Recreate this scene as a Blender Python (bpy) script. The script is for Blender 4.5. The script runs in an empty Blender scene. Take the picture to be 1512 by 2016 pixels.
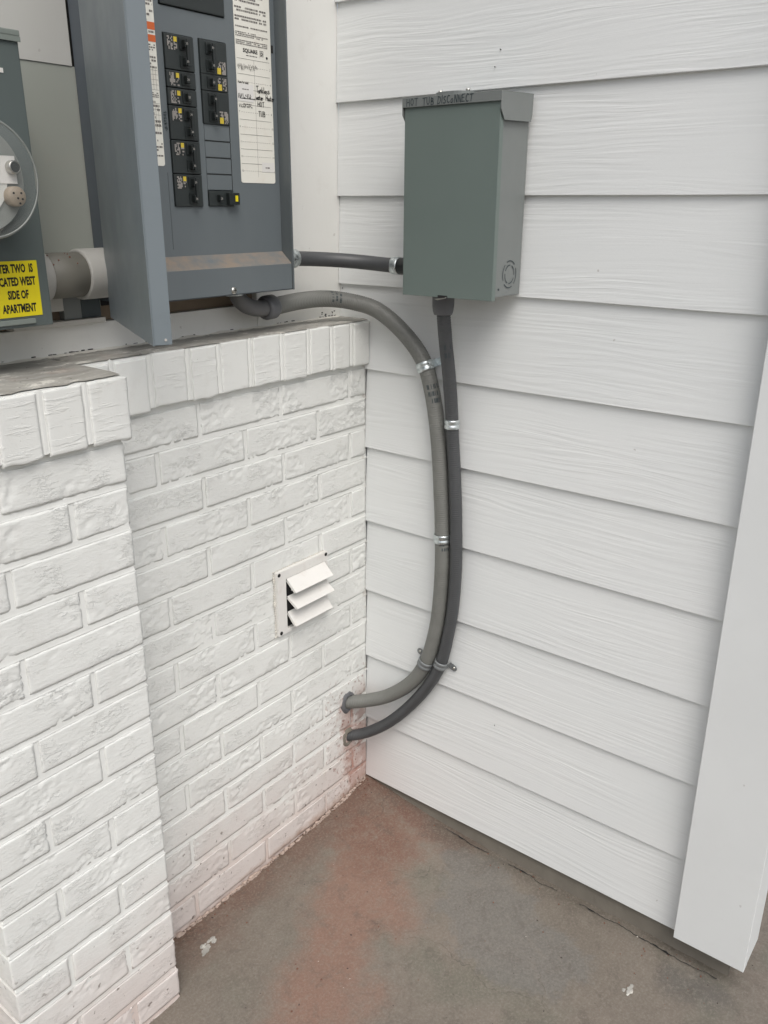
import bpy, bmesh, math, random
from mathutils import Vector, Matrix, noise as mn
random.seed(7)
R = math.radians
scene = bpy.context.scene
COL = scene.collection

# ------------------------------------------------------------------ camera, world, sun, exposure
cam_d = bpy.data.cameras.new('camera'); cam = bpy.data.objects.new('camera', cam_d); COL.objects.link(cam)
scene.camera = cam
scene.render.resolution_x = 768; scene.render.resolution_y = 1024
CP = Vector((-1.4348, -1.17295, 1.4041)); YAW, PIT, ROLL = 0.90894, -0.34778, -0.00525
fw = Vector((math.sin(YAW)*math.cos(PIT), math.cos(YAW)*math.cos(PIT), math.sin(PIT)))
rt = fw.cross(Vector((0, 0, 1))).normalized(); dn = fw.cross(rt)
c_, s_ = math.cos(ROLL), math.sin(ROLL)
cr = c_*rt + s_*dn; cd = -s_*rt + c_*dn
M = Matrix((cr, -cd, -fw)).transposed().to_4x4(); M.translation = CP
cam.matrix_world = M
cam_d.sensor_fit = 'VERTICAL'; cam_d.sensor_height = 24.0
cam_d.lens = 24.0*1663.72/2016.0
cam_d.clip_start = 0.02; cam_d.clip_end = 500

world = bpy.data.worlds.new('World'); scene.world = world; world.use_nodes = True
wn = world.node_tree; bg = wn.nodes['Background']
sky = wn.nodes.new('ShaderNodeTexSky'); sky.sky_type = 'NISHITA'; sky.sun_disc = False
SUN_EL, SUN_AZ = R(54), R(217)          # azimuth measured clockwise from +Y
sky.sun_elevation = SUN_EL; sky.sun_rotation = SUN_AZ
sky.air_density = 1.0; sky.dust_density = 4.0; sky.ozone_density = 0.6
hs = wn.nodes.new('ShaderNodeHueSaturation'); hs.inputs['Saturation'].default_value = 0.50
wn.links.new(sky.outputs[0], hs.inputs['Color']); wn.links.new(hs.outputs[0], bg.inputs['Color'])
bg.inputs['Strength'].default_value = 0.12
sd = bpy.data.lights.new('sun', 'SUN'); sun = bpy.data.objects.new('sun', sd); COL.objects.link(sun)
sd.energy = 0.9; sd.angle = R(38); sd.color = (1.0, 0.985, 0.955)
tosun = Vector((math.sin(SUN_AZ)*math.cos(SUN_EL), math.cos(SUN_AZ)*math.cos(SUN_EL), math.sin(SUN_EL)))
sun.rotation_euler = tosun.to_track_quat('Z', 'Y').to_euler(); sun.location = (-2, -3, 5)
scene.view_settings.view_transform = 'Standard'; scene.view_settings.look = 'None'
scene.view_settings.gamma = 1; scene.view_settings.use_curve_mapping = False
scene.view_settings.exposure = 0.50

# ------------------------------------------------------------------ node helpers / materials
class NT:
    def __init__(s, name):
        s.m = bpy.data.materials.new(name); s.m.use_nodes = True
        s.t = s.m.node_tree; s.b = s.t.nodes['Principled BSDF']
    def n(s, typ, **kw):
        x = s.t.nodes.new('ShaderNode'+typ)
        for k, v in kw.items():
            if k.startswith('i_'):
                k = k[2:]; k = int(k) if k.isdigit() else k.replace('_', ' ')
                x.inputs[k].default_value = v
            else: setattr(x, k, v)
        return x
    def l(s, a, b): s.t.links.new(a, b)
    def pos(s): return s.n('NewGeometry').outputs['Position']
    def mapv(s, vec, scale, loc=(0, 0, 0), rot=(0, 0, 0)):
        m = s.n('Mapping'); s.l(vec, m.inputs[0]); m.inputs['Scale'].default_value = scale
        m.inputs['Location'].default_value = loc; m.inputs['Rotation'].default_value = rot
        return m.outputs[0]
    def noise(s, vec, scale, detail=4, rough=.55, dist=0):
        x = s.n('TexNoise'); s.l(vec, x.inputs['Vector']); x.inputs['Scale'].default_value = scale
        x.inputs['Detail'].default_value = detail; x.inputs['Roughness'].default_value = rough
        x.inputs['Distortion'].default_value = dist
        return x.outputs['Fac']
    def ramp(s, fac, a, b, ca=0.0, cb=1.0, smooth=False):
        x = s.n('MapRange'); s.l(fac, x.inputs[0])
        if smooth: x.interpolation_type = 'SMOOTHSTEP'
        for i, v in zip((1, 2, 3, 4), (a, b, ca, cb)): x.inputs[i].default_value = v
        return x.outputs[0]
    def math(s, op, a, b=None):
        x = s.n('Math', operation=op)
        for i, v in enumerate((a, b)):
            if v is None: continue
            if isinstance(v, (int, float)): x.inputs[i].default_value = v
            else: s.l(v, x.inputs[i])
        return x.outputs[0]
    def mix(s, fac, a, b, mode='MIX'):
        x = s.n('Mix', data_type='RGBA', blend_type=mode)
        for sock, v in ((x.inputs[0], fac), (x.inputs[6], a), (x.inputs[7], b)):
            if isinstance(v, tuple): sock.default_value = (*v[:3], 1)
            elif isinstance(v, (int, float)): sock.default_value = v
            else: s.l(v, sock)
        return x.outputs[2]
    def sep(s, vec):
        x = s.n('SeparateXYZ'); s.l(vec, x.inputs[0]); return x.outputs
    def col(s, c):
        if isinstance(c, tuple): s.b.inputs['Base Color'].default_value = (*c, 1)
        else: s.l(c, s.b.inputs['Base Color'])
    def rough(s, r):
        if isinstance(r, (int, float)): s.b.inputs['Roughness'].default_value = r
        else: s.l(r, s.b.inputs['Roughness'])
    def bump(s, h, dist, strength=1.0, prev=None):
        x = s.n('Bump'); s.l(h, x.inputs['Height']); x.inputs['Distance'].default_value = dist
        x.inputs['Strength'].default_value = strength
        if prev is not None: s.l(prev, x.inputs['Normal'])
        s.l(x.outputs[0], s.b.inputs['Normal']); return x.outputs[0]

def segdist(t, xs, ys, p0, p1):
    """distance in the xy plane from the point (xs, ys) to the segment p0-p1, as nodes"""
    dx, dy = p1[0]-p0[0], p1[1]-p0[1]; L2 = dx*dx+dy*dy
    px = t.math('SUBTRACT', xs, p0[0]); py = t.math('SUBTRACT', ys, p0[1])
    k = t.math('DIVIDE', t.math('ADD', t.math('MULTIPLY', px, dx), t.math('MULTIPLY', py, dy)), L2)
    k = t.math('MINIMUM', t.math('MAXIMUM', k, 0.0), 1.0)
    qx = t.math('SUBTRACT', px, t.math('MULTIPLY', k, dx)); qy = t.math('SUBTRACT', py, t.math('MULTIPLY', k, dy))
    return t.math('SQRT', t.math('ADD', t.math('MULTIPLY', qx, qx), t.math('MULTIPLY', qy, qy)))

def brick_paint():
    t = NT('painted_brick'); P = t.pos(); X, Y, Z = t.sep(P)
    big = t.noise(P, 3.0, 3)
    base = t.mix(t.ramp(big, .35, .65), (.69, .70, .675), (.735, .745, .72))
    fine = t.noise(P, 60, 4)
    base = t.mix(t.math('MULTIPLY', t.ramp(fine, .55, .8), .25), base, (.60, .59, .55))
    # red clay splashed up from the slab and washed out of the pipe holes
    w = t.noise(P, 9, 4, .65); w2 = t.noise(P, 34, 5, .7)
    h = t.math('ADD', Z, t.math('MULTIPLY', t.math('SUBTRACT', w, .5), .30))
    low = t.ramp(h, -.02, .34, 1, 0, True)
    base = t.mix(t.math('MULTIPLY', low, .52), base, (.52, .41, .38))
    d1 = segdist(t, X, Z, (-.075, .245), (-.05, .0)); d2 = segdist(t, X, Z, (-.02, .27), (-.01, .02))
    d = t.math('ADD', t.math('MINIMUM', d1, d2), t.math('MULTIPLY', t.math('SUBTRACT', w2, .5), .16))
    st = t.ramp(d, .0, .05, 1, 0, True)
    gate = t.ramp(Z, .32, .22, 0, 1)
    st = t.math('MULTIPLY', st, gate)
    base = t.mix(t.math('MULTIPLY', st, .62), base, (.36, .20, .16))
    # dirt line right at the slab
    h2 = t.math('ADD', t.math('SUBTRACT', Z, t.math('MULTIPLY', X, .055)), t.math('MULTIPLY', t.math('SUBTRACT', w2, .5), .05))
    base = t.mix(t.math('MULTIPLY', t.ramp(h2, -.012, .012, 1, 0), .8), base, (.36, .24, .18))
    rs = t.math('MULTIPLY', t.ramp(t.noise(P, 85, 3, .6), .57, .64), t.math('MULTIPLY', t.ramp(t.math('ADD', d, 0), .0, .16, 1, 0), t.ramp(Z, .40, .30, 0, 1)))
    base = t.mix(t.math('MULTIPLY', rs, .8), base, (.22, .09, .065))
    chips = t.math('MULTIPLY', t.ramp(t.noise(P, 75, 2, .5), .67, .71), t.ramp(Z, .40, .1, 0, 1))
    base = t.mix(t.math('MULTIPLY', chips, .8), base, (.16, .13, .11))
    pores = t.math('MULTIPLY', t.ramp(t.noise(P, 260, 2, .5), .70, .74), t.ramp(t.noise(P, 20, 2), .45, .6))
    base = t.mix(t.math('MULTIPLY', pores, .45), base, (.25, .23, .20))
    grime = t.math('MULTIPLY', t.ramp(t.noise(t.mapv(P, (1, 1, .35)), 16, 5, .7), .58, .72), .16)
    base = t.mix(grime, base, (.45, .43, .38))
    t.col(base); t.rough(.62); t.b.inputs['Specular IOR Level'].default_value = .35
    f = t.noise(t.mapv(P, (1, 1, 2.3)), 66, 6, .70, .8)
    patch = t.ramp(t.noise(t.mapv(P, (1, 1, 1.5)), 15, 2), .49, .62)
    ragged = t.math('MULTIPLY', t.ramp(f, .49, .545), patch)
    n0 = t.bump(ragged, .0010, .6)
    f2 = t.noise(t.mapv(P, (1, 1, 3.2)), 70, 4, .6, .3)
    n1 = t.bump(t.ramp(f2, .3, .75), .0007, .5, n0)
    n2 = t.noise(P, 420, 2)
    t.bump(n2, .0003, .35, n1)
    return t.m

def brick_end_paint():
    m = brick_paint(); m.name = 'painted_brick_end'
    t = NT.__new__(NT); t.m = m; t.t = m.node_tree; t.b = t.t.nodes['Principled BSDF']
    P = t.pos()
    f = t.noise(t.mapv(P, (18, 18, 150)), 1.0, 4, .6, .3)
    n = t.bump(t.math('MULTIPLY', t.ramp(f, .52, .60), t.ramp(t.noise(P, 11, 2), .42, .6)), .0008, .6)
    t.bump(t.noise(P, 150, 4, .6), .0005, .5, n)
    return m

def mortar_paint(name='painted_mortar', proud=1.0):
    t = NT(name); P = t.pos(); X, Y, Z = t.sep(P)
    w = t.noise(P, 9, 4, .65)
    base = t.mix(t.ramp(t.noise(P, 14, 3), .35, .65), (.71, .72, .69), (.745, .755, .73))
    h = t.math('ADD', Z, t.math('MULTIPLY', t.math('SUBTRACT', w, .5), .30))
    base = t.mix(t.math('MULTIPLY', t.ramp(h, -.03, .19, 1, 0, True), .6), base, (.50, .35, .30))
    w2 = t.noise(P, 34, 5, .7)
    d = t.math('ADD', segdist(t, X, Z, (-.075, .25), (-.03, .0)), t.math('MULTIPLY', t.math('SUBTRACT', w2, .5), .18))
    st = t.math('MULTIPLY', t.ramp(d, .0, .06, 1, 0, True), t.ramp(Z, .32, .22, 0, 1))
    base = t.mix(t.math('MULTIPLY', st, .85), base, (.33, .16, .12))
    # grime gathered in the corner against the siding
    g = t.math('MULTIPLY', t.ramp(X, -.012, -.004), t.ramp(t.noise(P, 26, 3), .5, .62))
    base = t.mix(t.math('MULTIPLY', g, .55), base, (.28, .22, .17))
    t.col(base); t.rough(.72)
    t.bump(t.noise(P, 160, 4, .6), .0007, .5)
    return t.m

def siding_paint():
    t = NT('painted_siding'); P = t.pos(); oi = t.n('ObjectInfo').outputs['Random']
    cmb = t.n('CombineXYZ'); t.l(oi, cmb.inputs[0]); t.l(t.math('MULTIPLY', oi, 7.3), cmb.inputs[1])
    add = t.n('VectorMath', operation='ADD'); t.l(P, add.inputs[0]); t.l(cmb.outputs[0], add.inputs[1]); Q = add.outputs[0]
    q = t.sep(Q)
    warp = t.noise(t.mapv(Q, (1, 1.6, 9)), 1.0, 2, .5)
    zz = t.math('ADD', t.math('MULTIPLY', q[2], 150.0), t.math('MULTIPLY', warp, 9.0))
    v = t.n('CombineXYZ'); t.l(q[0], v.inputs[0]); t.l(t.math('MULTIPLY', q[1], 5.0), v.inputs[1]); t.l(zz, v.inputs[2])
    g1 = t.noise(v.outputs[0], 1.0, 3, .5)
    region = t.ramp(t.noise(t.mapv(Q, (1, 2.4, 11)), 1.0, 2), .38, .60, .12, 1.0)
    lines = t.math('MULTIPLY', t.ramp(g1, .38, .66), region)
    base = t.mix(t.ramp(t.noise(P, 2.2, 2), .35, .65), (.715, .735, .73), (.745, .76, .752))
    base = t.mix(t.math('MULTIPLY', t.math('SUBTRACT', 1.0, t.ramp(g1, .30, .44)), .10), base, (.48, .50, .49))
    spots = t.ramp(t.noise(P, 52, 2, .4), .80, .82)
    base = t.mix(t.math('MULTIPLY', spots, .45), base, (.30, .27, .24))
    pz = t.sep(P)
    # faint red dust low in the corner
    red = t.math('MULTIPLY', t.ramp(pz[1], -.16, .0), t.ramp(t.math('ADD', pz[2], t.math('MULTIPLY', t.noise(P, 12, 3), .2)), .42, .15))
    base = t.mix(t.math('MULTIPLY', red, .28), base, (.50, .36, .33))
    t.col(base); t.rough(.5); t.b.inputs['Specular IOR Level'].default_value = .4
    n1 = t.bump(lines, .0007, .55)
    t.bump(t.noise(P, 210, 2), .0003, .35, n1)
    return t.m

def smooth_white(name, c=(.74, .745, .73), r=.5, dirt=.18, dcol=(.42, .38, .33)):
    t = NT(name); P = t.pos()
    base = t.mix(t.ramp(t.noise(P, 5, 4), .3, .7), tuple(x*.96 for x in c), c)
    base = t.mix(t.math('MULTIPLY', t.ramp(t.noise(P, 22, 5, .7), .56, .78), dirt), base, dcol)
    sp = t.ramp(t.noise(P, 60, 2, .4), .76, .78)
    base = t.mix(t.math('MULTIPLY', sp, .3), base, (.25, .22, .2))
    t.col(base); t.rough(r); t.bump(t.noise(P, 130, 3), .0005, .3)
    return t.m

def gray_steel(name, c, r=.42, stain=.25, scol=None, streak=True):
    t = NT(name); P = t.pos()
    scol = scol or tuple(x*1.35 for x in c)
    a = t.noise(t.mapv(P, (9, 9, 1.6)) if streak else P, 1.0 if streak else 8, 5, .65)
    base = t.mix(t.math('MULTIPLY', t.ramp(a, .45, .7), stain), c, scol)
    base = t.mix(t.math('MULTIPLY', t.ramp(t.noise(P, 30, 4, .7), .55, .75), stain*.6), base, tuple(x*.78 for x in c))
    t.col(base); t.rough(t.ramp(t.noise(P, 12, 4), .3, .7, r-.06, r+.12))
    t.bump(t.noise(P, 320, 3), .0002, .35)
    return t.m

def plain(name, c, r=.5, metal=0.0, spec=.5, bump=0.0, bs=200):
    t = NT(name); P = t.pos()
    k = t.ramp(t.noise(P, 25, 3), .3, .7)
    t.col(t.mix(k, tuple(x*.92 for x in c), tuple(min(1, x*1.06) for x in c)))
    t.rough(r); t.b.inputs['Metallic'].default_value = metal
    t.b.inputs['Specular IOR Level'].default_value = spec
    if bump: t.bump(t.noise(P, bs, 3), bump, .5)
    return t.m

def galvanised():
    t = NT('galvanised_metal'); P = t.pos()
    v = t.n('TexVoronoi'); t.l(P, v.inputs['Vector']); v.inputs['Scale'].default_value = 160
    t.col(t.mix(t.ramp(v.outputs['Distance'], 0, 1), (.50, .55, .56), (.70, .74, .74)))
    t.b.inputs['Metallic'].default_value = .9; t.rough(t.ramp(t.noise(P, 70, 3), .3, .7, .22, .48))
    return t.m

def concrete_floor():
    t = NT('stained_concrete'); P = t.pos(); X, Y, Z = t.sep(P)
    n1 = t.noise(P, 2.2, 5, .6); n2 = t.noise(P, 7, 5, .65); n3 = t.noise(P, 190, 4, .8); n4 = t.noise(P, 34, 5, .75)
    base = t.mix(t.ramp(n1, .36, .64), (.160, .139, .115), (.200, .170, .142))
    base = t.mix(t.math('MULTIPLY', t.ramp(n2, .5, .72), .55), base, (.180, .166, .141))
    # greenish grey blotches
    base = t.mix(t.math('MULTIPLY', t.ramp(t.noise(P, 3.7, 4, .6), .52, .62), .55), base, (.130, .130, .102))
    wob = t.math('MULTIPLY', t.math('SUBTRACT', n2, .5), .26)
    wob2 = t.math('MULTIPLY', t.math('SUBTRACT', n4, .5), .06)
    wb = t.math('ADD', wob, wob2)
    # rusty runoff streak down the slab
    ds = t.math('ADD', segdist(t, X, Y, (-.13, -.16), (-.25, -.22)), wb)
    ds2 = t.math('ADD', segdist(t, X, Y, (-.25, -.22), (-.70, -.40)), wb)
    st = t.ramp(t.math('MINIMUM', ds, ds2), .035, .140, 1, 0, True)
    base = t.mix(t.math('MULTIPLY', st, .84), base, (.232, .136, .102))
    # red along the brick and in the corner
    db = t.math('ADD', segdist(t, X, Y, (0, 0), (-.62, -.01)), t.math('MULTIPLY', wb, .8))
    base = t.mix(t.math('MULTIPLY', t.ramp(db, .0, .11, 1, 0, True), .72), base, (.135, .075, .055))
    dw = t.math('ADD', segdist(t, X, Y, (0, 0), (-.01, -.32)), t.math('MULTIPLY', wb, .6))
    base = t.mix(t.math('MULTIPLY', t.ramp(dw, .0, .08, 1, 0, True), .6), base, (.125, .074, .058))
    dc = t.math('ADD', segdist(t, X, Y, (0, 0), (-.15, -.18)), wb)
    base = t.mix(t.math('MULTIPLY', t.ramp(dc, .03, .13, 1, 0, True), .62), base, (.150, .082, .060))
    # newer grey patch
    dp = t.math('ADD', segdist(t, X, Y, (-.13, -.42), (-.22, -.60)), wb)
    base = t.mix(t.math('MULTIPLY', t.ramp(dp, .085, .120, 1, 0, True), .75), base, (.158, .152, .140))
    # dark dirt beside the sill
    de = t.math('ADD', segdist(t, X, Y, (.0, -.25), (.0, -.95)), t.math('MULTIPLY', wb, .5))
    base = t.mix(t.math('MULTIPLY', t.ramp(de, .0, .055, 1, 0, True), .50), base, (.085, .075, .060))
    # darker grey patch on the slab under the corner post
    dk = t.math('ADD', segdist(t, X, Y, (-.06, -.86), (-.06, -.92)), t.math('MULTIPLY', wb, .5))
    base = t.mix(t.math('MULTIPLY', t.ramp(dk, .02, .07, 1, 0, True), .55), base, (.095, .092, .088))
    # mottled wear, scuffs and fine crazing
    mot = t.noise(P, 19, 6, .8, .4)
    base = t.mix(t.math('MULTIPLY', t.ramp(mot, .53, .64), .35), base, (.215, .190, .160))
    base = t.mix(t.math('MULTIPLY', t.ramp(mot, .47, .38), .40), base, (.110, .094, .078))
    sc = t.noise(t.mapv(P, (3, 26, 1), rot=(0, 0, .5)), 3.0, 5, .7)
    base = t.mix(t.math('MULTIPLY', t.ramp(sc, .60, .70), .22), base, (.25, .23, .20))
    vo = t.n('TexVoronoi', feature='DISTANCE_TO_EDGE'); vo.inputs['Scale'].default_value = 3.2
    wv = t.n('VectorMath', operation='ADD'); wn_ = t.n('TexNoise'); t.l(P, wn_.inputs['Vector']); wn_.inputs['Scale'].default_value = 5; wn_.inputs['Detail'].default_value = 5
    wm = t.n('VectorMath', operation='SCALE'); t.l(wn_.outputs['Color'], wm.inputs[0]); wm.inputs['Scale'].default_value = .5
    t.l(P, wv.inputs[0]); t.l(wm.outputs[0], wv.inputs[1]); t.l(wv.outputs[0], vo.inputs['Vector'])
    craze = t.math('MULTIPLY', t.ramp(vo.outputs['Distance'], .0, .010, 1, 0), t.ramp(t.noise(P, 4, 2), .53, .60))
    base = t.mix(t.math('MULTIPLY', craze, .45), base, (.060, .048, .038))
    # aggregate speckle
    base = t.mix(t.math('MULTIPLY', t.ramp(n3, .50, .66), .42), base, (.27, .245, .21))
    base = t.mix(t.math('MULTIPLY', t.ramp(n3, .48, .32), .45), base, (.12, .10, .085))
    base = t.mix(t.ramp(t.noise(P, 105, 1, .3), .80, .82), base, (.06, .045, .04))
    base = t.mix(t.ramp(t.noise(t.mapv(P, (1, 1, 1), (5, 3, 1)), 120, 1, .3), .83, .845), base, (.60, .56, .50))
    t.col(base); t.rough(.85); t.b.inputs['Specular IOR Level'].default_value = .25
    n = t.bump(n4, .0022, .6); t.bump(n3, .0014, .8, n)
    return t.m

def ledge_mat():
    t = NT('weathered_ledge'); P = t.pos()
    a = t.noise(t.mapv(P, (8, 22, 8)), 1.5, 6, .7, .8); b = t.noise(P, 70, 4, .7)
    base = t.mix(t.ramp(a, .38, .62), (.27, .262, .235), (.40, .39, .36))
    base = t.mix(t.ramp(t.math('ADD', a, t.math('MULTIPLY', b, .25)), .70, .76), base, (.60, .59, .54))
    base = t.mix(t.math('MULTIPLY', t.ramp(t.noise(P, 13, 4), .58, .70), .35), base, (.34, .25, .20))
    base = t.mix(t.ramp(t.noise(P, 90, 2), .71, .74), base, (.05, .045, .04))
    t.col(base); t.rough(.85); t.bump(b, .002, .7)
    return t.m

def dead_front_mat():
    """grey enamel with rusty dust that has settled on the sloping ledge"""
    t = NT('panel_enamel'); P = t.pos(); X, Y, Z = t.sep(P)
    c = (.125, .145, .155)
    a = t.noise(t.mapv(P, (9, 9, 2)), 1.0, 5, .6)
    base = t.mix(t.math('MULTIPLY', t.ramp(a, .45, .7), .25), c, (.165, .185, .19))
    nrm = t.sep(t.n('NewGeometry').outputs['True Normal'])
    up = t.ramp(nrm[2], .3, .55)
    d = t.noise(t.mapv(P, (26, 1, 55)), 1.0, 5, .65)
    dust = t.math('MULTIPLY', t.ramp(d, .30, .62), t.math('MULTIPLY', up, t.ramp(Z, 1.34, 1.325)))
    base = t.mix(t.math('MULTIPLY', dust, .62), base, (.30, .22, .15))
    t.col(base); t.rough(.42); t.bump(t.noise(P, 300, 3), .0002, .3)
    return t.m

MT = dict(
    brick=brick_paint(), brickend=brick_end_paint(), mortar=mortar_paint(), siding=siding_paint(),
    trim=smooth_white('painted_trim', (.73, .75, .745), .45, .05),
    wall=smooth_white('painted_panel_board', (.72, .72, .69), .5, .16),
    board2=smooth_white('door_shaded_board', (.37, .39, .35), .5, .20),  # shade of the open door put into the board's colour
    board3=smooth_white('pale_grey_board', (.56, .56, .53), .5, .15),  # greyer than the white boards to the right
    sash=smooth_white('aged_white_ledge', (.55, .54, .50), .5, .3),
    vent=smooth_white('vent_plastic', (.72, .71, .68), .45, .34, (.46, .38, .31)),
    door=gray_steel('door_enamel', (.165, .195, .212), .40, .35, (.225, .25, .262)),
    enclosure=gray_steel('enclosure_enamel', (.085, .10, .115), .45, .2),
    encin=gray_steel('enclosure_lip_enamel', (.10, .115, .12), .4, .2),
    dead=dead_front_mat(),
    meter=gray_steel('meter_enamel', (.105, .128, .125), .45, .25),
    metercap=gray_steel('meter_cap_enamel', (.21, .24, .22), .45, .3),
    spa=gray_steel('disconnect_enamel', (.145, .182, .168), .42, .08, None, False),
    spaside=gray_steel('disconnect_side_enamel', (.180, .195, .190), .42, .08, None, False),
    conduit=plain('grey_conduit_pvc', (.165, .168, .155), .48, bump=.0004),
    conduitd=plain('dark_conduit_pvc', (.060, .063, .066), .45, bump=.0003),
    fitting=plain('grey_fitting_pvc', (.115, .118, .125), .45),
    fittingl=plain('grey_nut_pvc', (.13, .13, .13), .5),
    black=plain('black_plastic', (.016, .020, .020), .38),
    black2=plain('black_breaker_case', (.024, .030, .030), .42),
    hole=plain('dark_gap', (.012, .012, .012), .9),
    galv=galvanised(),
    galvdull=plain('dull_galvanised_metal', (.22, .235, .24), .5, .35),
    steel=plain('screw_steel', (.55, .54, .50), .3, 1.0),
    pvcw=smooth_white('white_pvc', (.42, .415, .39), .45, .35),
    pvcg=smooth_white('dirty_grey_pvc', (.17, .165, .142), .5, .35, (.18, .15, .12)),
    brown=plain('bare_sheathing', (.20, .155, .11), .8),
    paper=smooth_white('label_paper', (.76, .75, .68), .5, .22, (.52, .38, .26)),
    orange=plain('label_orange', (.62, .13, .03), .5),
    yellow=plain('sign_yellow', (.78, .66, .015), .45),
    breaky=plain('breaker_yellow', (.65, .50, .05), .5),
    sticker=plain('breaker_sticker_grey', (.30, .28, .26), .5),
    ink=plain('black_ink', (.012, .012, .013), .5),
    inkg=plain('grey_print_ink', (.16, .15, .14), .6),
    inkp=plain('pale_print', (.46, .44, .41), .6),
    marker=plain('faded_marker', (.035, .05, .055), .5),
    clear=None, face=smooth_white('meter_face', (.62, .63, .60), .4, .12),
    gasket=plain('meter_gasket_grey', (.24, .255, .24), .35),
    tan=plain('tan_plastic', (.30, .25, .19), .5),
    foundation=plain('foundation_concrete', (.16, .145, .12), .9, bump=.0015, bs=60),
    floor=concrete_floor(), ledge=ledge_mat(),
    caulk=smooth_white('white_caulk', (.66, .64, .58), .5, .3, (.3, .25, .2)),
    crumb=smooth_white('render_crumbs', (.42, .33, .28), .8, .6, (.25, .15, .11)),
    rustdirt=plain('red_dirt', (.16, .075, .05), .9, bump=.002, bs=90),
    soil=plain('distant_ground', (.20, .18, .14), .95),
)
g = NT('clear_polycarbonate')
g.b.inputs['Base Color'].default_value = (.62, .64, .62, 1); g.b.inputs['Roughness'].default_value = .06
g.b.inputs['Alpha'].default_value = .05; g.b.inputs['Specular IOR Level'].default_value = .3; g.b.inputs['IOR'].default_value = 1.16
MT['clear'] = g.m

# ------------------------------------------------------------------ object helpers
def empty(name, loc, label=None, cat=None, group=None, kind=None):
    o = bpy.data.objects.new(name, None); COL.objects.link(o); o.location = loc; o.empty_display_size = .03
    tag(o, label, cat, group, kind); return o
def tag(o, label=None, cat=None, group=None, kind=None):
    if label: o['label'] = label
    if cat: o['category'] = cat
    if group: o['group'] = group
    if kind: o['kind'] = kind
    return o
def wloc(o):
    v = Vector(o.location)
    return v if o.parent is None else v
def link(o, parent):
    COL.objects.link(o)
    if parent is not None:
        o.parent = parent
        w = parent.get('_w'); pl = Vector(w) if w is not None else Vector(parent.location)
        o.matrix_parent_inverse = Matrix.Translation(-pl)
    return o
def mesh_of(bm, name, mats, smooth=False):
    me = bpy.data.meshes.new(name); bm.normal_update(); bm.to_mesh(me); bm.free()
    for m in (mats if isinstance(mats, (list, tuple)) else [mats]): me.materials.append(MT[m] if isinstance(m, str) else m)
    if smooth:
        for p in me.polygons: p.use_smooth = True
    return me
def obj(name, bm, mats, parent=None, smooth=False, loc=(0, 0, 0)):
    me = bm if isinstance(bm, bpy.types.Mesh) else mesh_of(bm, name, mats, smooth)
    o = bpy.data.objects.new(name, me); o.location = loc
    return link(o, parent)
# all meshes of things are written in world coordinates with their object at the origin; link() cancels the parent offset
def NB(): return bmesh.new()
def box(bm, a, b, mi=0, bev=0.0, mat=None):
    x0, y0, z0 = [min(a[i], b[i]) for i in range(3)]; x1, y1, z1 = [max(a[i], b[i]) for i in range(3)]
    vs = [bm.verts.new(v) for v in ((x0,y0,z0),(x1,y0,z0),(x1,y1,z0),(x0,y1,z0),(x0,y0,z1),(x1,y0,z1),(x1,y1,z1),(x0,y1,z1))]
    fs = [bm.faces.new([vs[i] for i in f]) for f in ((3,2,1,0),(4,5,6,7),(0,1,5,4),(1,2,6,5),(2,3,7,6),(3,0,4,7))]
    for f in fs: f.material_index = mi
    if mat is not None:
        for v in vs: v.co = mat @ v.co
    if bev > 0:
        es = list({e for f in fs for e in f.edges})
        r = bmesh.ops.bevel(bm, geom=es, offset=bev, segments=2, profile=.6, affect='EDGES')
        for f in r['faces']: f.material_index = mi
    return vs
def quad(bm, pts, mi=0):
    f = bm.faces.new([bm.verts.new(p) for p in pts]); f.material_index = mi; return f
def prism(bm, pts, vec, mi=0):
    """closed polygon pts (3-D) extruded along vec"""
    a = [bm.verts.new(p) for p in pts]; b = [bm.verts.new(Vector(p)+Vector(vec)) for p in pts]
    n = len(pts); fs = [bm.faces.new(a), bm.faces.new(b[::-1])]
    for i in range(n): fs.append(bm.faces.new((a[i], b[i], b[(i+1) % n], a[(i+1) % n])))
    for f in fs: f.material_index = mi
    bmesh.ops.recalc_face_normals(bm, faces=fs)
def cyl(bm, c, axis, r, h, n=24, mi=0, r2=None, smooth=True):
    """cylinder from c along axis (unit) by h"""
    ax = Vector(axis).normalized(); q = ax.to_track_quat('Z', 'Y').to_matrix(); r2 = r if r2 is None else r2
    A = []; B = []
    for i in range(n):
        t = 2*math.pi*i/n; d = q @ Vector((math.cos(t), math.sin(t), 0))
        A.append(bm.verts.new(Vector(c)+d*r)); B.append(bm.verts.new(Vector(c)+ax*h+d*r2))
    f1 = bm.faces.new(A[::-1]); f2 = bm.faces.new(B); f1.material_index = f2.material_index = mi
    for i in range(n):
        f = bm.faces.new((A[i], A[(i+1) % n], B[(i+1) % n], B[i])); f.material_index = mi; f.smooth = smooth
def lathe(bm, c, axis, prof, n=40, mi=0):
    """prof = [(r, h)] along axis, open ends capped when r > 0"""
    ax = Vector(axis).normalized(); q = ax.to_track_quat('Z', 'Y').to_matrix(); rings = []
    for r, h in prof:
        rings.append([bm.verts.new(Vector(c)+ax*h+(q @ Vector((math.cos(2*math.pi*i/n)*r, math.sin(2*math.pi*i/n)*r, 0)))) for i in range(n)])
    for a, b in zip(rings, rings[1:]):
        for i in range(n):
            f = bm.faces.new((a[i], a[(i+1) % n], b[(i+1) % n], b[i])); f.smooth = True; f.material_index = mi
    return rings
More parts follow.
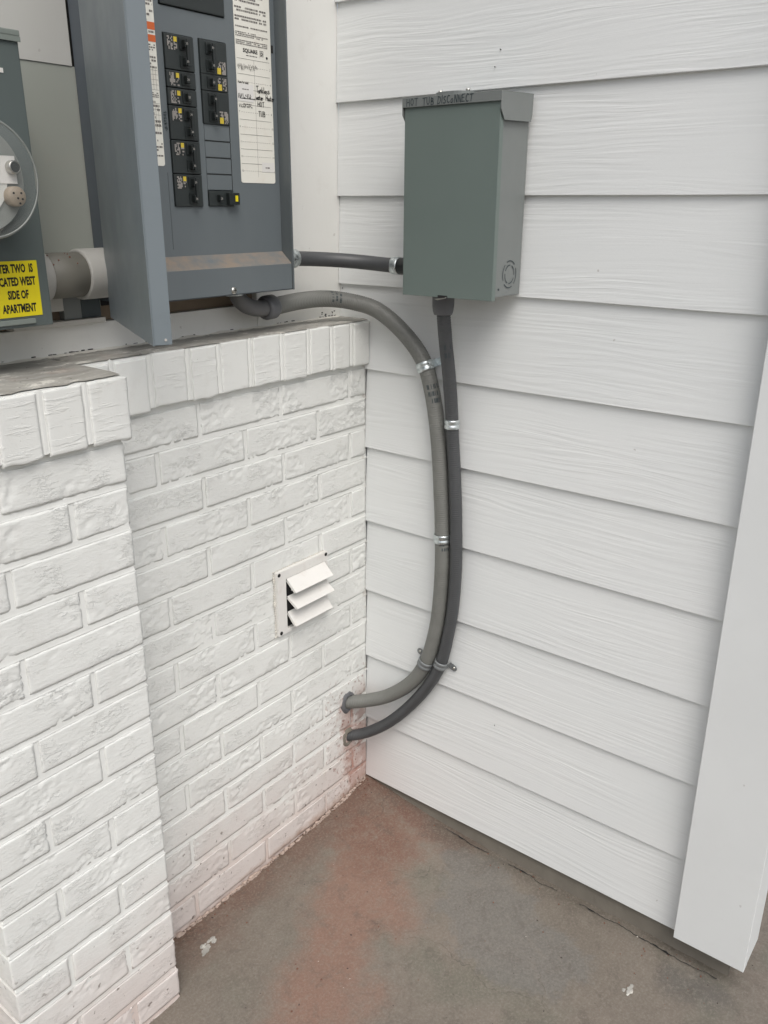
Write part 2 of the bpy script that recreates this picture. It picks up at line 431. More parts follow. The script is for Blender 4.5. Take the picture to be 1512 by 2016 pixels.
def catmull(pts, step):
    P = [Vector(p) for p in pts]; P = [2*P[0]-P[1]] + P + [2*P[-1]-P[-2]]; out = []
    for i in range(1, len(P)-2):
        a, b, c, d = P[i-1:i+3]; L = (c-b).length; n = max(2, int(L/step))
        for k in range(n):
            t = k/n
            out.append(.5*((2*b)+(-a+c)*t+(2*a-5*b+4*c-d)*t*t+(-a+3*b-3*c+d)*t**3))
    out.append(P[-2]); return out
def smooth_path(path, it):
    for _ in range(it):
        path = [path[0]] + [(path[i-1]+2*path[i]+path[i+1])/4 for i in range(1, len(path)-1)] + [path[-1]]
    return path
def frames(path):
    T = [(path[min(i+1, len(path)-1)]-path[max(i-1, 0)]).normalized() for i in range(len(path))]
    u = T[0].orthogonal().normalized(); out = []
    for p, t in zip(path, T):
        u = (u - t*u.dot(t)).normalized(); out.append((p, t, u, t.cross(u)))
    return out
def tube(bm, path, rad, n=20, mi=0, cap=True):
    fr = frames(path); rings = []; s = 0
    for k, (p, t, u, v) in enumerate(fr):
        if k: s += (p-fr[k-1][0]).length
        r = rad(s, k/(len(fr)-1)) if callable(rad) else rad
        rings.append([bm.verts.new(p+(u*math.cos(2*math.pi*i/n)+v*math.sin(2*math.pi*i/n))*r) for i in range(n)])
    for a, b in zip(rings, rings[1:]):
        for i in range(n):
            f = bm.faces.new((a[i], a[(i+1) % n], b[(i+1) % n], b[i])); f.smooth = True; f.material_index = mi
    if cap: bm.faces.new(rings[0][::-1]); bm.faces.new(rings[-1])
    return fr

# writing: printed text (font outlines turned to mesh) and hand-drawn strokes
def text_mesh(bm, s, size, O, U, V, mi=0, sx=1.0, align='LEFT', bold=0.0, space=1.0):
    cu = bpy.data.curves.new('t', 'FONT'); cu.body = s; cu.size = size; cu.offset = bold; cu.align_x = align
    cu.space_character = space; cu.resolution_u = 2
    o = bpy.data.objects.new('t', cu); me = bpy.data.meshes.new_from_object(o)
    vs = [bm.verts.new(Vector(O)+Vector(U)*(v.co.x*sx)+Vector(V)*v.co.y) for v in me.vertices]
    for p in me.polygons:
        try: f = bm.faces.new([vs[i] for i in p.vertices]); f.material_index = mi
        except ValueError: pass
    bpy.data.meshes.remove(me); bpy.data.objects.remove(o); bpy.data.curves.remove(cu)
GL = {
 'H': [[(0,0),(0.05,1)],[(.6,0),(.55,1)],[(0,.5),(.6,.55)]], 'O': [[(.3,1),(.05,.7),(.05,.3),(.3,0),(.55,.3),(.55,.7),(.3,1)]],
 'T': [[(0,.97),(.65,1.03)],[(.33,1),(.3,0)]], 'U': [[(0,1),(.03,.25),(.25,0),(.5,.2),(.52,1)]],
 'B': [[(.02,0),(.05,1)],[(.05,1),(.45,.85),(.4,.6),(.05,.52),(.5,.4),(.5,.1),(.02,0)]],
 'D': [[(.02,0),(.05,1)],[(.0,1),(.45,.85),(.58,.45),(.4,.1),(.0,0)]], 'I': [[(.1,0),(.12,1)]],
 'S': [[(.5,.9),(.25,1),(.05,.8),(.2,.55),(.45,.4),(.45,.12),(.2,0),(0,.12)]],
 'C': [[(.5,.88),(.25,1),(.03,.65),(.05,.25),(.28,0),(.52,.12)]],
 'N': [[(0,0),(.03,1)],[(.03,1),(.48,0)],[(.48,0),(.52,1)]], 'E': [[(.48,1),(.02,.97),(0,0),(.5,.03)],[(0,.52),(.4,.55)]],
 'o': [[(.25,.55),(.05,.35),(.1,.08),(.3,0),(.45,.25),(.38,.5),(.25,.55)]],
 'a': [[(.4,.5),(.15,.5),(.03,.2),(.2,.0),(.4,.2),(.42,.5),(.45,0)]], 'n': [[(.03,.5),(.05,0)],[(.05,.35),(.25,.52),(.38,.35),(.4,0)]],
 'k': [[(.05,1),(.05,0)],[(.38,.55),(.07,.28),(.4,0)]], 'l': [[(.1,1),(.12,0)]],
 'e': [[(.05,.28),(.4,.32),(.3,.52),(.08,.4),(.06,.12),(.25,0),(.42,.1)]], 's': [[(.35,.48),(.12,.5),(.1,.32),(.34,.18),(.25,0),(.03,.04)]],
 'w': [[(0,.5),(.12,0),(.25,.38),(.38,0),(.52,.5)]], 't': [[(.2,.85),(.2,.05),(.35,0)],[(0,.55),(.4,.58)]],
 'r': [[(.05,.5),(.07,0)],[(.07,.3),(.2,.5),(.36,.48)]], '7': [[(0,1),(.5,1),(.2,0)]], 'F': [[(0,0),(.03,1),(.5,1)],[(0,.5),(.4,.5)]],
 'R': [[(.02,0),(.04,1),(.45,.85),(.4,.6),(.05,.5),(.5,0)]], 'L': [[(.03,1),(0,0),(.5,.02)]], '/': [[(0,0),(.5,1)]], '-': [[(0,.5),(.5,.5)]],
}
def stroke(bm, pts, w, O, U, V, mi=0):
    P = [Vector(O)+Vector(U)*a+Vector(V)*b for a, b in pts]; N = Vector(U).cross(Vector(V)).normalized()
    for a, b in zip(P, P[1:]):
        d = (b-a)
        if d.length < 1e-6: continue
        d.normalize(); s = N.cross(d)*w/2; e = d*w*.35
        quad(bm, (a-e-s, b+e-s, b+e+s, a-e+s), mi)
def hand(bm, s, size, O, U, V, w, mi=0, adv=.72, jit=.06, seed=1, slant=0.0):
    rd = random.Random(seed); x = 0
    for ch in s:
        if ch == ' ': x += size*.75; continue
        j = rd.uniform(-jit, jit)*size; k = 1+rd.uniform(-.1, .1)
        for st in GL.get(ch, []):
            stroke(bm, [(x+(a+slant*b)*size*.9, j+b*size*k) for a, b in st], w, O, U, V, mi)
        x += size*adv*(.5 if ch in 'Il' else 1)
    return x

U7 = 0.1778
UX = (1, 0, 0); UZ = (0, 0, 1); UY = (0, -1, 0)   # UY: rightwards on the siding as seen from the room side

# ------------------------------------------------------------------ ground
def floor_z(x, y):
    r = math.sqrt(x*x+y*y) if x < 0 or y < 0 else 0
    a = -.046*(1-math.exp(-r/.22)) - .004
    if x < 0:   # towards the left the slab sits a touch higher along the brick
        a += .012*min(1, max(0, (-x-.1)/.5))
    return a
bm = NB()
xs = [-40, -12, -5, -3] + [-2.2+.04*i for i in range(76)] + [1.6, 3, 8, 40]
ys = [-40, -12, -5, -3] + [-2.2+.04*i for i in range(58)] + [.4, 3, 12, 40]
G = []
for x in xs:
    row = []
    for y in ys:
        xx = min(0, x) if y > -1 else x; z = floor_z(min(x, .02), min(y, .02))
        z += .0025*mn.noise(Vector((x*6, y*6, 0)))*(1 if abs(x) < 3 else 0)
        row.append(bm.verts.new((x, y, z)))
    G.append(row)
for i in range(len(xs)-1):
    for j in range(len(ys)-1):
        f = bm.faces.new((G[i][j], G[i+1][j], G[i+1][j+1], G[i][j+1])); f.smooth = True
tag(obj('ground', bm, 'floor'), kind='structure', label='stained concrete slab with red clay streaks and a grey patch')

# ------------------------------------------------------------------ bricks
def brick_mesh(Lx, H, D, seed, nx=26, nz=9, rough=1.0, edge=.0022, rag=0.0):
    """front face towards -y at y=0, body back to y=D; local x 0..Lx, z 0..H, pitted and slightly uneven"""
    bm = NB(); off = Vector((seed*13.7, seed*5.1, seed*2.3)); fr = []
    grid = {}
    for i in range(nx+1):
        for k in range(nz+1):
            u, v = i/nx, k/nz; x, z = u*Lx, v*H
            ex = min(x, Lx-x); ez = min(z, H-z)
            y = 0
            if ex < .003: y += edge*.40*(1-ex/.003)**2
            if z < .003: y += edge*.45*(1-z/.003)**2
            q = Vector((x*55, 0, z*95))+off
            n = mn.fractal(q, .8, 2.1, 4); patch = mn.noise(Vector((x*14, 3, z*16))+off*1.7)
            pit = max(0, abs(n)-.08)*.0058*max(0, min(1, patch*2.8+.10))*rough
            crease = max(0, .05-abs(mn.noise(Vector((x*22, 7, z*62))+off)))/.05
            y += min(pit, .0026) + .0010*crease*rough*max(0, min(1, patch*2+.35)) - .0008*mn.noise(Vector((x*9, 1, z*9))+off)
            if i in (0, nx): x += .0012*mn.noise(Vector((z*60, seed, i)))*(1)
            if k == 0: z += (.0012+rag)*mn.noise(Vector((x*45, seed*3, 0)))
            if k == nz: z += .0009*mn.noise(Vector((x*45, seed*3, 9)))
            grid[i, k] = bm.verts.new((x, y, z))
    for i in range(nx):
        for k in range(nz):
            f = bm.faces.new((grid[i, k], grid[i+1, k], grid[i+1, k+1], grid[i, k+1])); f.smooth = True
    loop = [grid[i, 0] for i in range(nx+1)] + [grid[nx, k] for k in range(1, nz+1)] + [grid[i, nz] for i in range(nx-1, -1, -1)] + [grid[0, k] for k in range(nz-1, 0, -1)]
    back = [bm.verts.new((v.co.x, D, v.co.z)) for v in loop]; n = len(loop)
    for i in range(n):
        bm.faces.new((loop[i], back[i], back[(i+1) % n], loop[(i+1) % n]))
    return mesh_of(bm, 'brick', 'brickend' if rag else 'brick')
_cache = {}
def get_brick(Lx, H, D, rough=1.0, nvar=7, fine=1, rag=0.0):
    key = (round(Lx, 4), round(H, 4), round(D, 3), rough, fine)
    L = _cache.setdefault(key, [])
    if len(L) < nvar:
        nx = max(3, int(Lx/.0040*fine)); nz = max(3, int(H/.0040*fine))
        L.append(brick_mesh(Lx, H, D, len(L)+len(_cache)*11, nx, nz, rough, rag=rag)); return L[-1]
    return random.choice(L)
ZB, HC = 1.0797, 0.069045
JT = .0100                                # bed joint
BH = HC-JT

brick_wall = empty('brick_wall', (-.75, 0, -.03), 'white painted low brick wall in the corner beside the white lap siding', 'brick wall')
pillar = empty('brick_pillar', (-.86, -.1186, -.04), 'white painted brick pillar standing proud of the low brick wall at the left edge', 'pillar')

def lay(parent, x0, x1, joints_odd, joints_even, yf, D, courses=17, fine=1):
    for c in range(1, courses+1):
        z = ZB - HC*c
        js = joints_odd if c % 2 else joints_even
        cuts = [x0] + sorted(j for j in js if x0+.01 < j < x1-.01) + [x1]
        for a, b in zip(cuts, cuts[1:]):
            la = a + (.0042 if a != x0 else 0); lb = b - (.0042 if b != x1 else 0)
            me = get_brick(lb-la, BH, D, random.choice((1.0, 1.0, .45)), 6, fine)
            o = obj('brick', me, None, parent, loc=(la, yf+random.uniform(-.0010, .0007), z+random.uniform(-.0006, .0006)))
# wall face: visible stretch and its continuation behind the pillar to the left
odd = [-.0532-.2085*i for i in range(9)]; even = [-.1555-.2060*i for i in range(9)]
lay(brick_wall, -.726, .0010, odd, even, 0, .03)
lay(brick_wall, -1.75, -1.0135, [-1.16, -1.37, -1.58], [-1.06, -1.26, -1.47, -1.68], 0, .03, fine=.5)
lay(pillar, -1.012, -.714, [-.9165], [-.811], -.1186, .1100)

def mortar(parent, x0, x1, yf, name='mortar', joint_list=(odd, even), back=.03, sides=False):
    bm = NB(); nseg = int((x1-x0)/.008)
    # recessed core seen in the vertical joints (rebuilt per course so that it sits inside the bricks' backs)
    box(bm, (x0+.002, yf+.0020, -.12), (x1-.002, yf+back, ZB+.02))
    for j in range(0, 18):
        zt = ZB-HC*j; zb = zt-JT
        prev = None
        for i in range(nseg+1):
            x = x0+(x1-x0)*i/nseg
            w = mn.noise(Vector((x*30, j*3.1, 0)))
            e1 = yf+.0074+.0012*w; e2 = yf+.0002+.0007*mn.noise(Vector((x*22, j*2.2, 5)))
            vs = [bm.verts.new((x, yf+.018, zt+.0015)), bm.verts.new((x, e1, zt+.0012)),
                  bm.verts.new((x, e1*.42+e2*.58, zt-JT*.55)), bm.verts.new((x, e2+.0002, zb+.0004+.0006*w)), bm.verts.new((x, e2+.003, zb-.002))]
            if prev:
                for k in range(4):
                    f = bm.faces.new((prev[k], prev[k+1], vs[k+1], vs[k])); f.smooth = k in (1, 2)
            prev = vs
    return obj(name, bm, 'mortar', parent)
mortar(brick_wall, -1.75, .0062, 0, back=.07)
mortar(pillar, -1.010, -.7155, -.1186, back=.117)

# rowlock course (bricks on edge) capping the wall and pillar
gaps = [-.0569, -.1203, -.1911, -.266, -.3487, -.4248, -.4941, -.5747, -.648, -.72]
edges = [(.0015, gaps[0])] + list(zip(gaps, gaps[1:]))
ZR, ZL = 1.0800, 1.1725
for n, (b, a) in enumerate(edges):
    la, lb = a+.0062, b-(.0062 if n else 0)
    me = get_brick(round(lb-la, 3), ZL-ZR-.002, .082, .12, 3, 1.3, .003)
    obj('brick', me, None, brick_wall, loc=(la, -.0115+random.uniform(-.0016, .0010), ZR-random.choice((0, 0, .003, -.002))))
bm = NB(); box(bm, (-.73, -.0100, ZR+.0035), (.0050, .0735, ZL-.0015)); 
for n, b in enumerate(gaps[:-1]):     # thick painted mortar squeezed between the rowlocks
    prism(bm, [(b-.0066, -.0086, ZR+.002), (b-.0015, -.0112, ZR+.003+random.uniform(0, .003)), (b+.0020, -.0114, ZR+.003), (b+.0066, -.0086, ZR+.002)], (0, 0, ZL-ZR-.004))
obj('mortar', bm, 'mortar', brick_wall)
pg = [-.7045, -.7742, -.8431, -.9120, -.9810, -1.022]
for n, (b, a) in enumerate(zip(pg, pg[1:])):
    la, lb = a+.0055, b-(.0055 if n else 0)
    me = get_brick(round(lb-la, 3), ZL-ZR-.001, .118, .12, 3, 1.3, .003)
    obj('brick', me, None, pillar, loc=(la, -.1305+random.uniform(-.0012, .0012), ZR-.001+random.uniform(-.002, .001)))
bm = NB(); box(bm, (-1.020, -.1285, ZR+.0035), (-.7075, .0735, ZL-.002))
for b in pg[1:-1]:
    prism(bm, [(b-.006, -.1272, ZR+.002), (b-.001, -.1290, ZR+.003), (b+.002, -.1290, ZR+.003), (b+.006, -.1272, ZR+.002)], (0, 0, ZL-ZR-.004))
obj('mortar', bm, 'mortar', pillar)
# rough weathered topping on the ledge and the pillar, with a ragged front edge
def topping(x0, x1, yfr, parent, ybk=.0735, amp=.006):
    bm = NB(); n = int((x1-x0)/.006); m = 8; rows = []
    for i in range(n+1):
        x = x0+(x1-x0)*i/n
        yf = yfr + .006 + amp*mn.fractal(Vector((x*28, yfr*9, 1)), .8, 2, 4)
        rows.append([bm.verts.new((x, yf+(ybk-yf)*k/m, ZL+(.0000 if k == 0 else .0022+.0016*mn.fractal(Vector((x*40, k*1.1, 2)), .8, 2, 3)))) for k in range(m+1)])
    for a, b in zip(rows, rows[1:]):
        for k in range(m):
            f = bm.faces.new((a[k], b[k], b[k+1], a[k+1])); f.smooth = True
    return obj('mortar_topping', bm, 'ledge', parent)
topping(-.7065, .004, -.0105, brick_wall)
topping(-1.018, -.7085, -.130, pillar, .0735, .010)
# crumbled render where the brick meets the slab
bm = NB()
for i in range(420):
    x = -.70+.69*random.random(); r = .0010+.0030*random.random()**2.5
    z = floor_z(x, 0)+random.uniform(-.002, .007)
    c = bmesh.ops.create_icosphere(bm, subdivisions=1, radius=r)
    for v in c['verts']: v.co = Vector((v.co.x*2.2, v.co.y*.9, v.co.z))*(1+.5*mn.noise(v.co*900)) + Vector((x, -.003-.004*random.random(), z))
tag(obj('mortar_crumbs', bm, 'crumb', brick_wall), kind='stuff')
# red dirt and foam packed round the two pipe holes
def blob_ring(cx, cz, r, mat, seed, parent, name):
    bm = NB(); rd = random.Random(seed); n = 26; rings = []
    for rr, yy in ((.010, .006), (r*.8, -.003), (r, -.004), (r*1.25, .0005), (r*1.4, .004)):
        rings.append([bm.verts.new((cx+math.cos(2*math.pi*i/n)*rr*(1+.22*mn.noise(Vector((math.cos(6.28*i/n)*2, math.sin(6.28*i/n)*2, seed+rr*30)))),
                                    yy-.002*rd.random(), cz+math.sin(2*math.pi*i/n)*rr*(1.15+.22*mn.noise(Vector((i*.4, seed, 2)))))) for i in range(n)])
    for a, b in zip(rings, rings[1:]):
        for i in range(n):
            f = bm.faces.new((a[i], a[(i+1) % n], b[(i+1) % n], b[i])); f.smooth = True
    obj(name, bm, mat, parent)
blob_ring(-.070, .2535, .0195, 'fitting', 3, brick_wall, 'hole_sealant')
blob_ring(-.072, .1530, .0165, 'foundation', 8, brick_wall, 'hole_sealant')

# ------------------------------------------------------------------ siding wall
siding = empty('siding_wall', (.02, -.45, 0), 'white wood-grain lap siding wall on the right behind the grey disconnect box', 'siding wall')
YT = -.8284
def siding_board(k):
    bm = NB(); z0 = k*U7; z1 = z0+U7+.022; n = 60; rows = []
    ya, yb = .0735, YT-.004
    if k <= 5: ya = .0005
    for i in range(n+1):
        y = ya+(yb-ya)*i/n
        w = .0009*mn.noise(Vector((y*2.3, k*4.4, 0))); wz = .0007*mn.noise(Vector((y*5, k*7.7, 3)))
        rows.append([bm.verts.new(v) for v in ((.0082+w, y, z0+wz), (.0004+w, y, z0+wz), (-.0001+w, y, z0+.0008+wz), (.0040+w*.6, y, (z0+z1)/2), (.0086, y, z1), (.0166, y, z1))])
    for a, b in zip(rows, rows[1:]):
        for q in range(5):
            f = bm.faces.new((a[q], b[q], b[q+1], a[q+1]))
        bm.faces.new((a[5], b[5], b[0], a[0]))
    bm.faces.new(rows[0][::-1]); bm.faces.new(rows[-1])
    bmesh.ops.recalc_face_normals(bm, faces=bm.faces)
    return obj('siding_board', bm, 'siding', siding)
for k in range(14): siding_board(k)
bm = NB(); box(bm, (.0175, .0735, .0), (.068, -.940, 14.2*U7)); obj('sheathing', bm, 'trim', siding)
bm = NB(); box(bm, (-.030, YT, .0108), (-.006, -.9660, 14.2*U7), bev=.0012); obj('corner_board', bm, 'trim', siding)
bm = NB(); box(bm, (-.0055, -.9425, .0125), (.070, -.9655, 14.2*U7), bev=.0012); obj('corner_board', bm, 'trim', siding)
bm = NB(); box(bm, (-.0055, YT-.002, .014), (.0172, -.942, 14.2*U7)); obj('blocking', bm, 'trim', siding)
# rough footing below the boards
bm = NB(); n = 70; rows = []
for i in range(n+1):
    y = .0-.935*i/n
    f0 = .009+.0022*mn.fractal(Vector((y*12, 0, 0)), .8, 2, 3)
    zb = floor_z(0, y)-.03
    rows.append([bm.verts.new((f0, y, .004)), bm.verts.new((f0-.001, y, -.018)), bm.verts.new((f0-.005+.003*mn.noise(Vector((y*20, 4, 0))), y, zb+.026)), bm.verts.new((f0-.008, y, zb)), ])
for a, b in zip(rows, rows[1:]):
    for q in range(3): bm.faces.new((a[q], b[q], b[q+1], a[q+1]))
bm.faces.new((rows[-1][0], rows[-1][1], rows[-1][2], rows[-1][3]))
bmesh.ops.recalc_face_normals(bm, faces=bm.faces)
box(bm, (.0105, .0, -.09), (.066, -.934, .0005))
obj('footing', bm, 'foundation', siding)
# nail heads / scuffs on the boards
for y, z, x in ((-.3073, 1.662, .001), (-.2986, 1.635, -.001), (-.372, .305, .003), (.066, 1.235, .004), (.071, 1.602, .001)):
    bm = NB(); cyl(bm, (x+.0012, y, z), (-1, 0, 0), .0010, .0022, 8); obj('nail', bm, 'ink', siding)
# slab crack: a broken narrow groove of shadow filled with dirt, along the footing
bm = NB(); prev = None
for i in range(260):
    y = -.26-.66*i/259
    x = -.010 + .0085*mn.fractal(Vector((y*16, 2, 0)), .75, 2, 6) - .012*max(0, (-y-.5)/.4)
    w = .0005+.0034*abs(mn.noise(Vector((y*41, 1, 4))))**1.3
    z = floor_z(x, y)+.0038
    cur = (bm.verts.new((x-w, y, z-.0006)), bm.verts.new((x, y, z)), bm.verts.new((x+w, y, z-.0006)))
    if prev and mn.noise(Vector((y*11, 9, 1))) > -.18:
        for q in range(2): bm.faces.new((prev[q], prev[q+1], cur[q+1], cur[q]))
    prev = cur
tag(obj('slab_crack', bm, 'hole'), kind='structure', label='dark jagged crack in the slab along the foot of the siding')

# ------------------------------------------------------------------ upper wall (smooth boards behind the electrical gear)
upper = empty('upper_wall', (-.8, .0746, 1.2), 'smooth white board wall above the brick ledge carrying the electrical boxes', 'wall')
YU = .0746
bm = NB(); box(bm, (-.245, YU, 1.160), (.0075, YU+.03, 2.55)); obj('wall_board', bm, 'wall', upper)
bm = NB(); box(bm, (-1.75, YU, 1.160), (-.2455, YU+.022, 1.2210), bev=.0015); obj('wall_board', bm, 'wall', upper)
bm = NB(); box(bm, (-1.75, YU+.012, 1.2215), (-.2460, YU+.03, 1.262)); obj('bare_sheathing', bm, 'brown', upper)
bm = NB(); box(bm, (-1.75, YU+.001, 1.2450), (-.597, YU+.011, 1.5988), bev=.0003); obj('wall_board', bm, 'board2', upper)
bm = NB(); box(bm, (-1.75, YU-.0005, 1.5990), (-.6030, YU+.011, 2.55), bev=.0003); obj('wall_board', bm, 'board3', upper)
bm = NB(); box(bm, (-.608, YU+.006, 1.2455), (-.246, YU+.0295, 2.55)); obj('backing_board', bm, 'hole', upper)
# strip of caulk and grime at the foot of the board, and the dark open joint beside the panel
bm = NB(); prev = None
for i in range(220):
    x = -1.1+1.095*i/219; a = .0016+.0018*abs(mn.fractal(Vector((x*40, 0, 3)), .8, 2, 3)); h = .0035+.003*mn.fractal(Vector((x*25, 4, 3)), .8, 2, 3)
    z = ZL+.0012
    cur = [bm.verts.new((x, YU-.0002, z+h)), bm.verts.new((x, YU-a, z+h*.6)), bm.verts.new((x, YU-.004-a*2, z+.001))]
    if prev:
        for q in range(2):
            f = bm.faces.new((prev[q], prev[q+1], cur[q+1], cur[q])); f.smooth = True
    prev = cur
obj('caulk_bead', bm, 'caulk', upper)
bm = NB()
for i in range(34):
    x = random.uniform(-1.0, -.01); w = random.uniform(.001, .009)
    if x > -.12: w *= .6
    box(bm, (x, YU-.0012, ZL+.0052), (x+w, YU+.001, ZL+.0052+random.uniform(.0006, .0018)))
for i in range(9):
    x = random.uniform(-.06, -.005); z = ZL+random.uniform(.003, .014)
    box(bm, (x, YU-.001, z), (x+random.uniform(.001, .004), YU+.001, z+random.uniform(.0008, .003)))
tag(obj('dirt_specks', bm, 'ink', upper), kind='stuff')

# ------------------------------------------------------------------ breaker panel
panel = empty('breaker_panel', (-.425, .07, 1.255), 'dark grey open breaker panel with rows of black breakers and paper schedule', 'breaker panel')
PX0, PX1, PZ0, PZ1, PYF = -.600, -.2505, 1.2555, 1.96, -.035
bm = NB()
box(bm, (PX0, YU-.002, PZ0), (PX0+.0016, PYF, PZ1)); box(bm, (PX1-.0016, YU-.002, PZ0), (PX1, PYF, PZ1))
box(bm, (PX0+.0017, YU-.002, PZ0), (PX1-.0017, PYF+.004, PZ0+.0016)); box(bm, (PX0+.0017, YU-.002, PZ1-.0016), (PX1-.0017, PYF+.004, PZ1))
box(bm, (PX0+.0017, YU-.004, PZ0+.0017), (PX1-.0017, YU-.002, PZ1-.0017))
obj('enclosure', bm, 'enclosure', panel)
bm = NB(); box(bm, (PX1-.0045, PYF-.0008, PZ0+.001), (PX1-.0017, -.0085, PZ1-.003)); obj('side_flange', bm, 'encin', panel)
YD = -.010
W = [(-.5007, -.3687, 1.6870, 1.800), (-.4977, -.4390, 1.4008, 1.6512), (-.4280, -.3705, 1.5293, 1.6520), (-.4266, -.3690, 1.4014, 1.4270)]
XL, XR = PX0+.004, PX1-.005
def plate_with_holes(x0, x1, z0, z1, holes, y0, y1):
    bm = NB(); X = sorted({x0, x1, *[h[0] for h in holes], *[h[1] for h in holes]}); Z = sorted({z0, z1, *[h[2] for h in holes], *[h[3] for h in holes]})
    inside = lambda x, z: any(h[0] < x < h[1] and h[2] < z < h[3] for h in holes)
    solid = {}
    for i in range(len(X)-1):
        for k in range(len(Z)-1): solid[i, k] = not inside((X[i]+X[i+1])/2, (Z[k]+Z[k+1])/2)
    for (i, k), s in solid.items():
        if not s: continue
        a, b, c, d = X[i], X[i+1], Z[k], Z[k+1]
        quad(bm, ((a, y0, c), (b, y0, c), (b, y0, d), (a, y0, d)))
        for (di, dk, p, q) in ((-1, 0, (a, c), (a, d)), (1, 0, (b, d), (b, c)), (0, -1, (b, c), (a, c)), (0, 1, (a, d), (b, d))):
            if not solid.get((i+di, k+dk), False):
                quad(bm, ((p[0], y0, p[1]), (q[0], y0, q[1]), (q[0], y1, q[1]), (p[0], y1, p[1])))
    bmesh.ops.remove_doubles(bm, verts=bm.verts, dist=1e-6); bmesh.ops.recalc_face_normals(bm, faces=bm.faces)
    return bm
bm = plate_with_holes(XL, XR, 1.3235, 1.955, W, YD, YD+.0035)
# sloping ledge and the lower apron
prof = [(YD, 1.3235), (-.0315, 1.3050), (-.0335, 1.3025), (-.0335, PZ0+.0020), (-.0300, PZ0+.0020), (-.0300, 1.3015), (YD+.0035, 1.3195)]
prism(bm, [(XL, y, z) for y, z in prof], (XR-XL, 0, 0))
dead = obj('dead_front', bm, 'dead', panel)
tag(dead)
# left column seam pressed in the dead front
bm = NB(); box(bm, (-.507, YD-.0006, 1.335), (-.5060, YD+.001, 1.452)); obj('pressed_seam', bm, 'encin', dead)
for q in range(4):
    z1 = 1.5293-.0012-q*.0255
    bm = NB(); box(bm, (-.4262, YD-.0011, z1-.0240), (-.3716, YD+.001, z1), bev=.0006); obj('filler_plate', bm, 'dead', panel)
    bm = NB()
    box(bm, (-.4262, YD-.0014, z1-.0002), (-.3712, YD-.0002, z1+.0010)); box(bm, (-.3714, YD-.0012, z1-.0240), (-.3706, YD-.0002, z1))
    obj('plate_gap', bm, 'hole', panel)
bm = NB(); box(bm, (-.505, .002, 1.395), (-.365, .006, 1.81)); obj('breaker_backing', bm, 'hole', panel)

def breaker_case(w, n):
    bm = NB(); h = .0245*n+.0005*(n-1)
    box(bm, (0, -.0035, .0003), (w, .012, h-.0003), bev=.0012)
    # raised central bridge that the handle sits in
    return bm
def mottled(bm, x0, z0, w, h, y, seed, mirror=False):
    rd = random.Random(seed); 
    nx, nz = 9, 8
    for i in range(nx):
        for k in range(nz):
            u, v = i/nx, k/nz; uu = 1-u if mirror else u
            if uu > .62: mi = 1 if (v > .62 if not mirror else v < .38) else (0 if rd.random() < .5 else None)
            elif .50 < uu <= .62: mi = None
            else: mi = 0 if rd.random() < .68 else None
            if mi is None: continue
            a = x0+w*u; b = z0+h*v
            quad(bm, ((a, y, b), (a+w/nx*.96, y, b), (a+w/nx*.96, y, b+h/nz*.96), (a, y, b+h/nz*.96)), mi)
def make_breaker(x0, x1, top, n, mirror, seed, sticker_slot, hand_tie=True):
    w = x1-x0; h = .025*n; z0 = top-h
    b = obj('breaker', breaker_case(w, n), 'black2', panel, loc=(x0, YD, z0))
    bm = NB()
    for q in range(n):
        zc = top-.025*q-.0125; fx = .62 if not mirror else .33; hx = x0+w*fx
        # recess walls and toggle
        box(bm, (hx-.0075, YD-.0052, zc-.0085), (hx+.0095, YD-.0034, zc+.0085), bev=.0006)
        box(bm, (hx-.0030, YD-.0125, zc-.0055), (hx+.0045, YD-.004, zc+.0055), bev=.001)
    if n > 1: box(bm, (hx-.0005, YD-.0142, z0+.006), (hx+.0065, YD-.0105, top-.006), bev=.0008)
    h1 = obj('handle', bm, 'black', b)
    for q in range(n):
        zc = top-.025*q-.0125; bm = NB()
        text_mesh(bm, '20' if n == 1 else '30', .0045, (hx-.0030 if n == 1 else hx-.0028, YD-.0144 if n > 1 else YD-.0127, zc-.0017), UX, UZ)
        tag(obj('rating_number', bm, 'inkp', b))
    if sticker_slot is not None:
        zs = top-.025*sticker_slot-.0225; xs = x0+w*(.09 if not mirror else .60)
        bm = NB(); quad(bm, ((xs-.001, YD-.00365, zs-.001), (xs+w*.34, YD-.00365, zs-.001), (xs+w*.34, YD-.00365, zs+.020), (xs-.001, YD-.00365, zs+.020)), 2)
        mottled(bm, xs, zs, w*.33, .0185, YD-.0039, seed, mirror)
        obj('rating_sticker', bm, ['sticker', 'breaky', 'black'], b)
    return b
T = 1.6508
for (slot, n) in ((0, 2), (2, 1), (3, 1), (4, 2), (6, 2), (8, 2)):
    make_breaker(-.4970, -.4397, T-.025*slot, n, False, slot, 0)
for (slot, n, st) in ((0, 2, 1), (2, 1, 0), (3, 2, 1)):
    make_breaker(-.4274, -.3712, 1.6515-.0245*slot, n, True, slot+20, st)
# test-button breaker at the lower right with its yellow tab
b = obj('breaker', breaker_case(.0545, 1), 'black2', panel, loc=(-.4262, YD, 1.4018))
bm = NB(); box(bm, (-.4090, YD-.0115, 1.4090), (-.4010, YD-.0030, 1.4200), bev=.001); obj('handle', bm, 'black', b)
bm = NB(); box(bm, (-.3890, YD-.0120, 1.4040), (-.3655, YD-.0030, 1.4235), bev=.0012); obj('test_module', bm, 'black', b)
bm = NB(); box(bm, (-.3760, YD-.0130, 1.4095), (-.3705, YD-.0115, 1.4190)); obj('test_button', bm, 'yellow', b)
bm = NB(); text_mesh(bm, '20', .0045, (-.4080, YD-.0117, 1.4125), UX, UZ); obj('rating_number', bm, 'inkp', b)
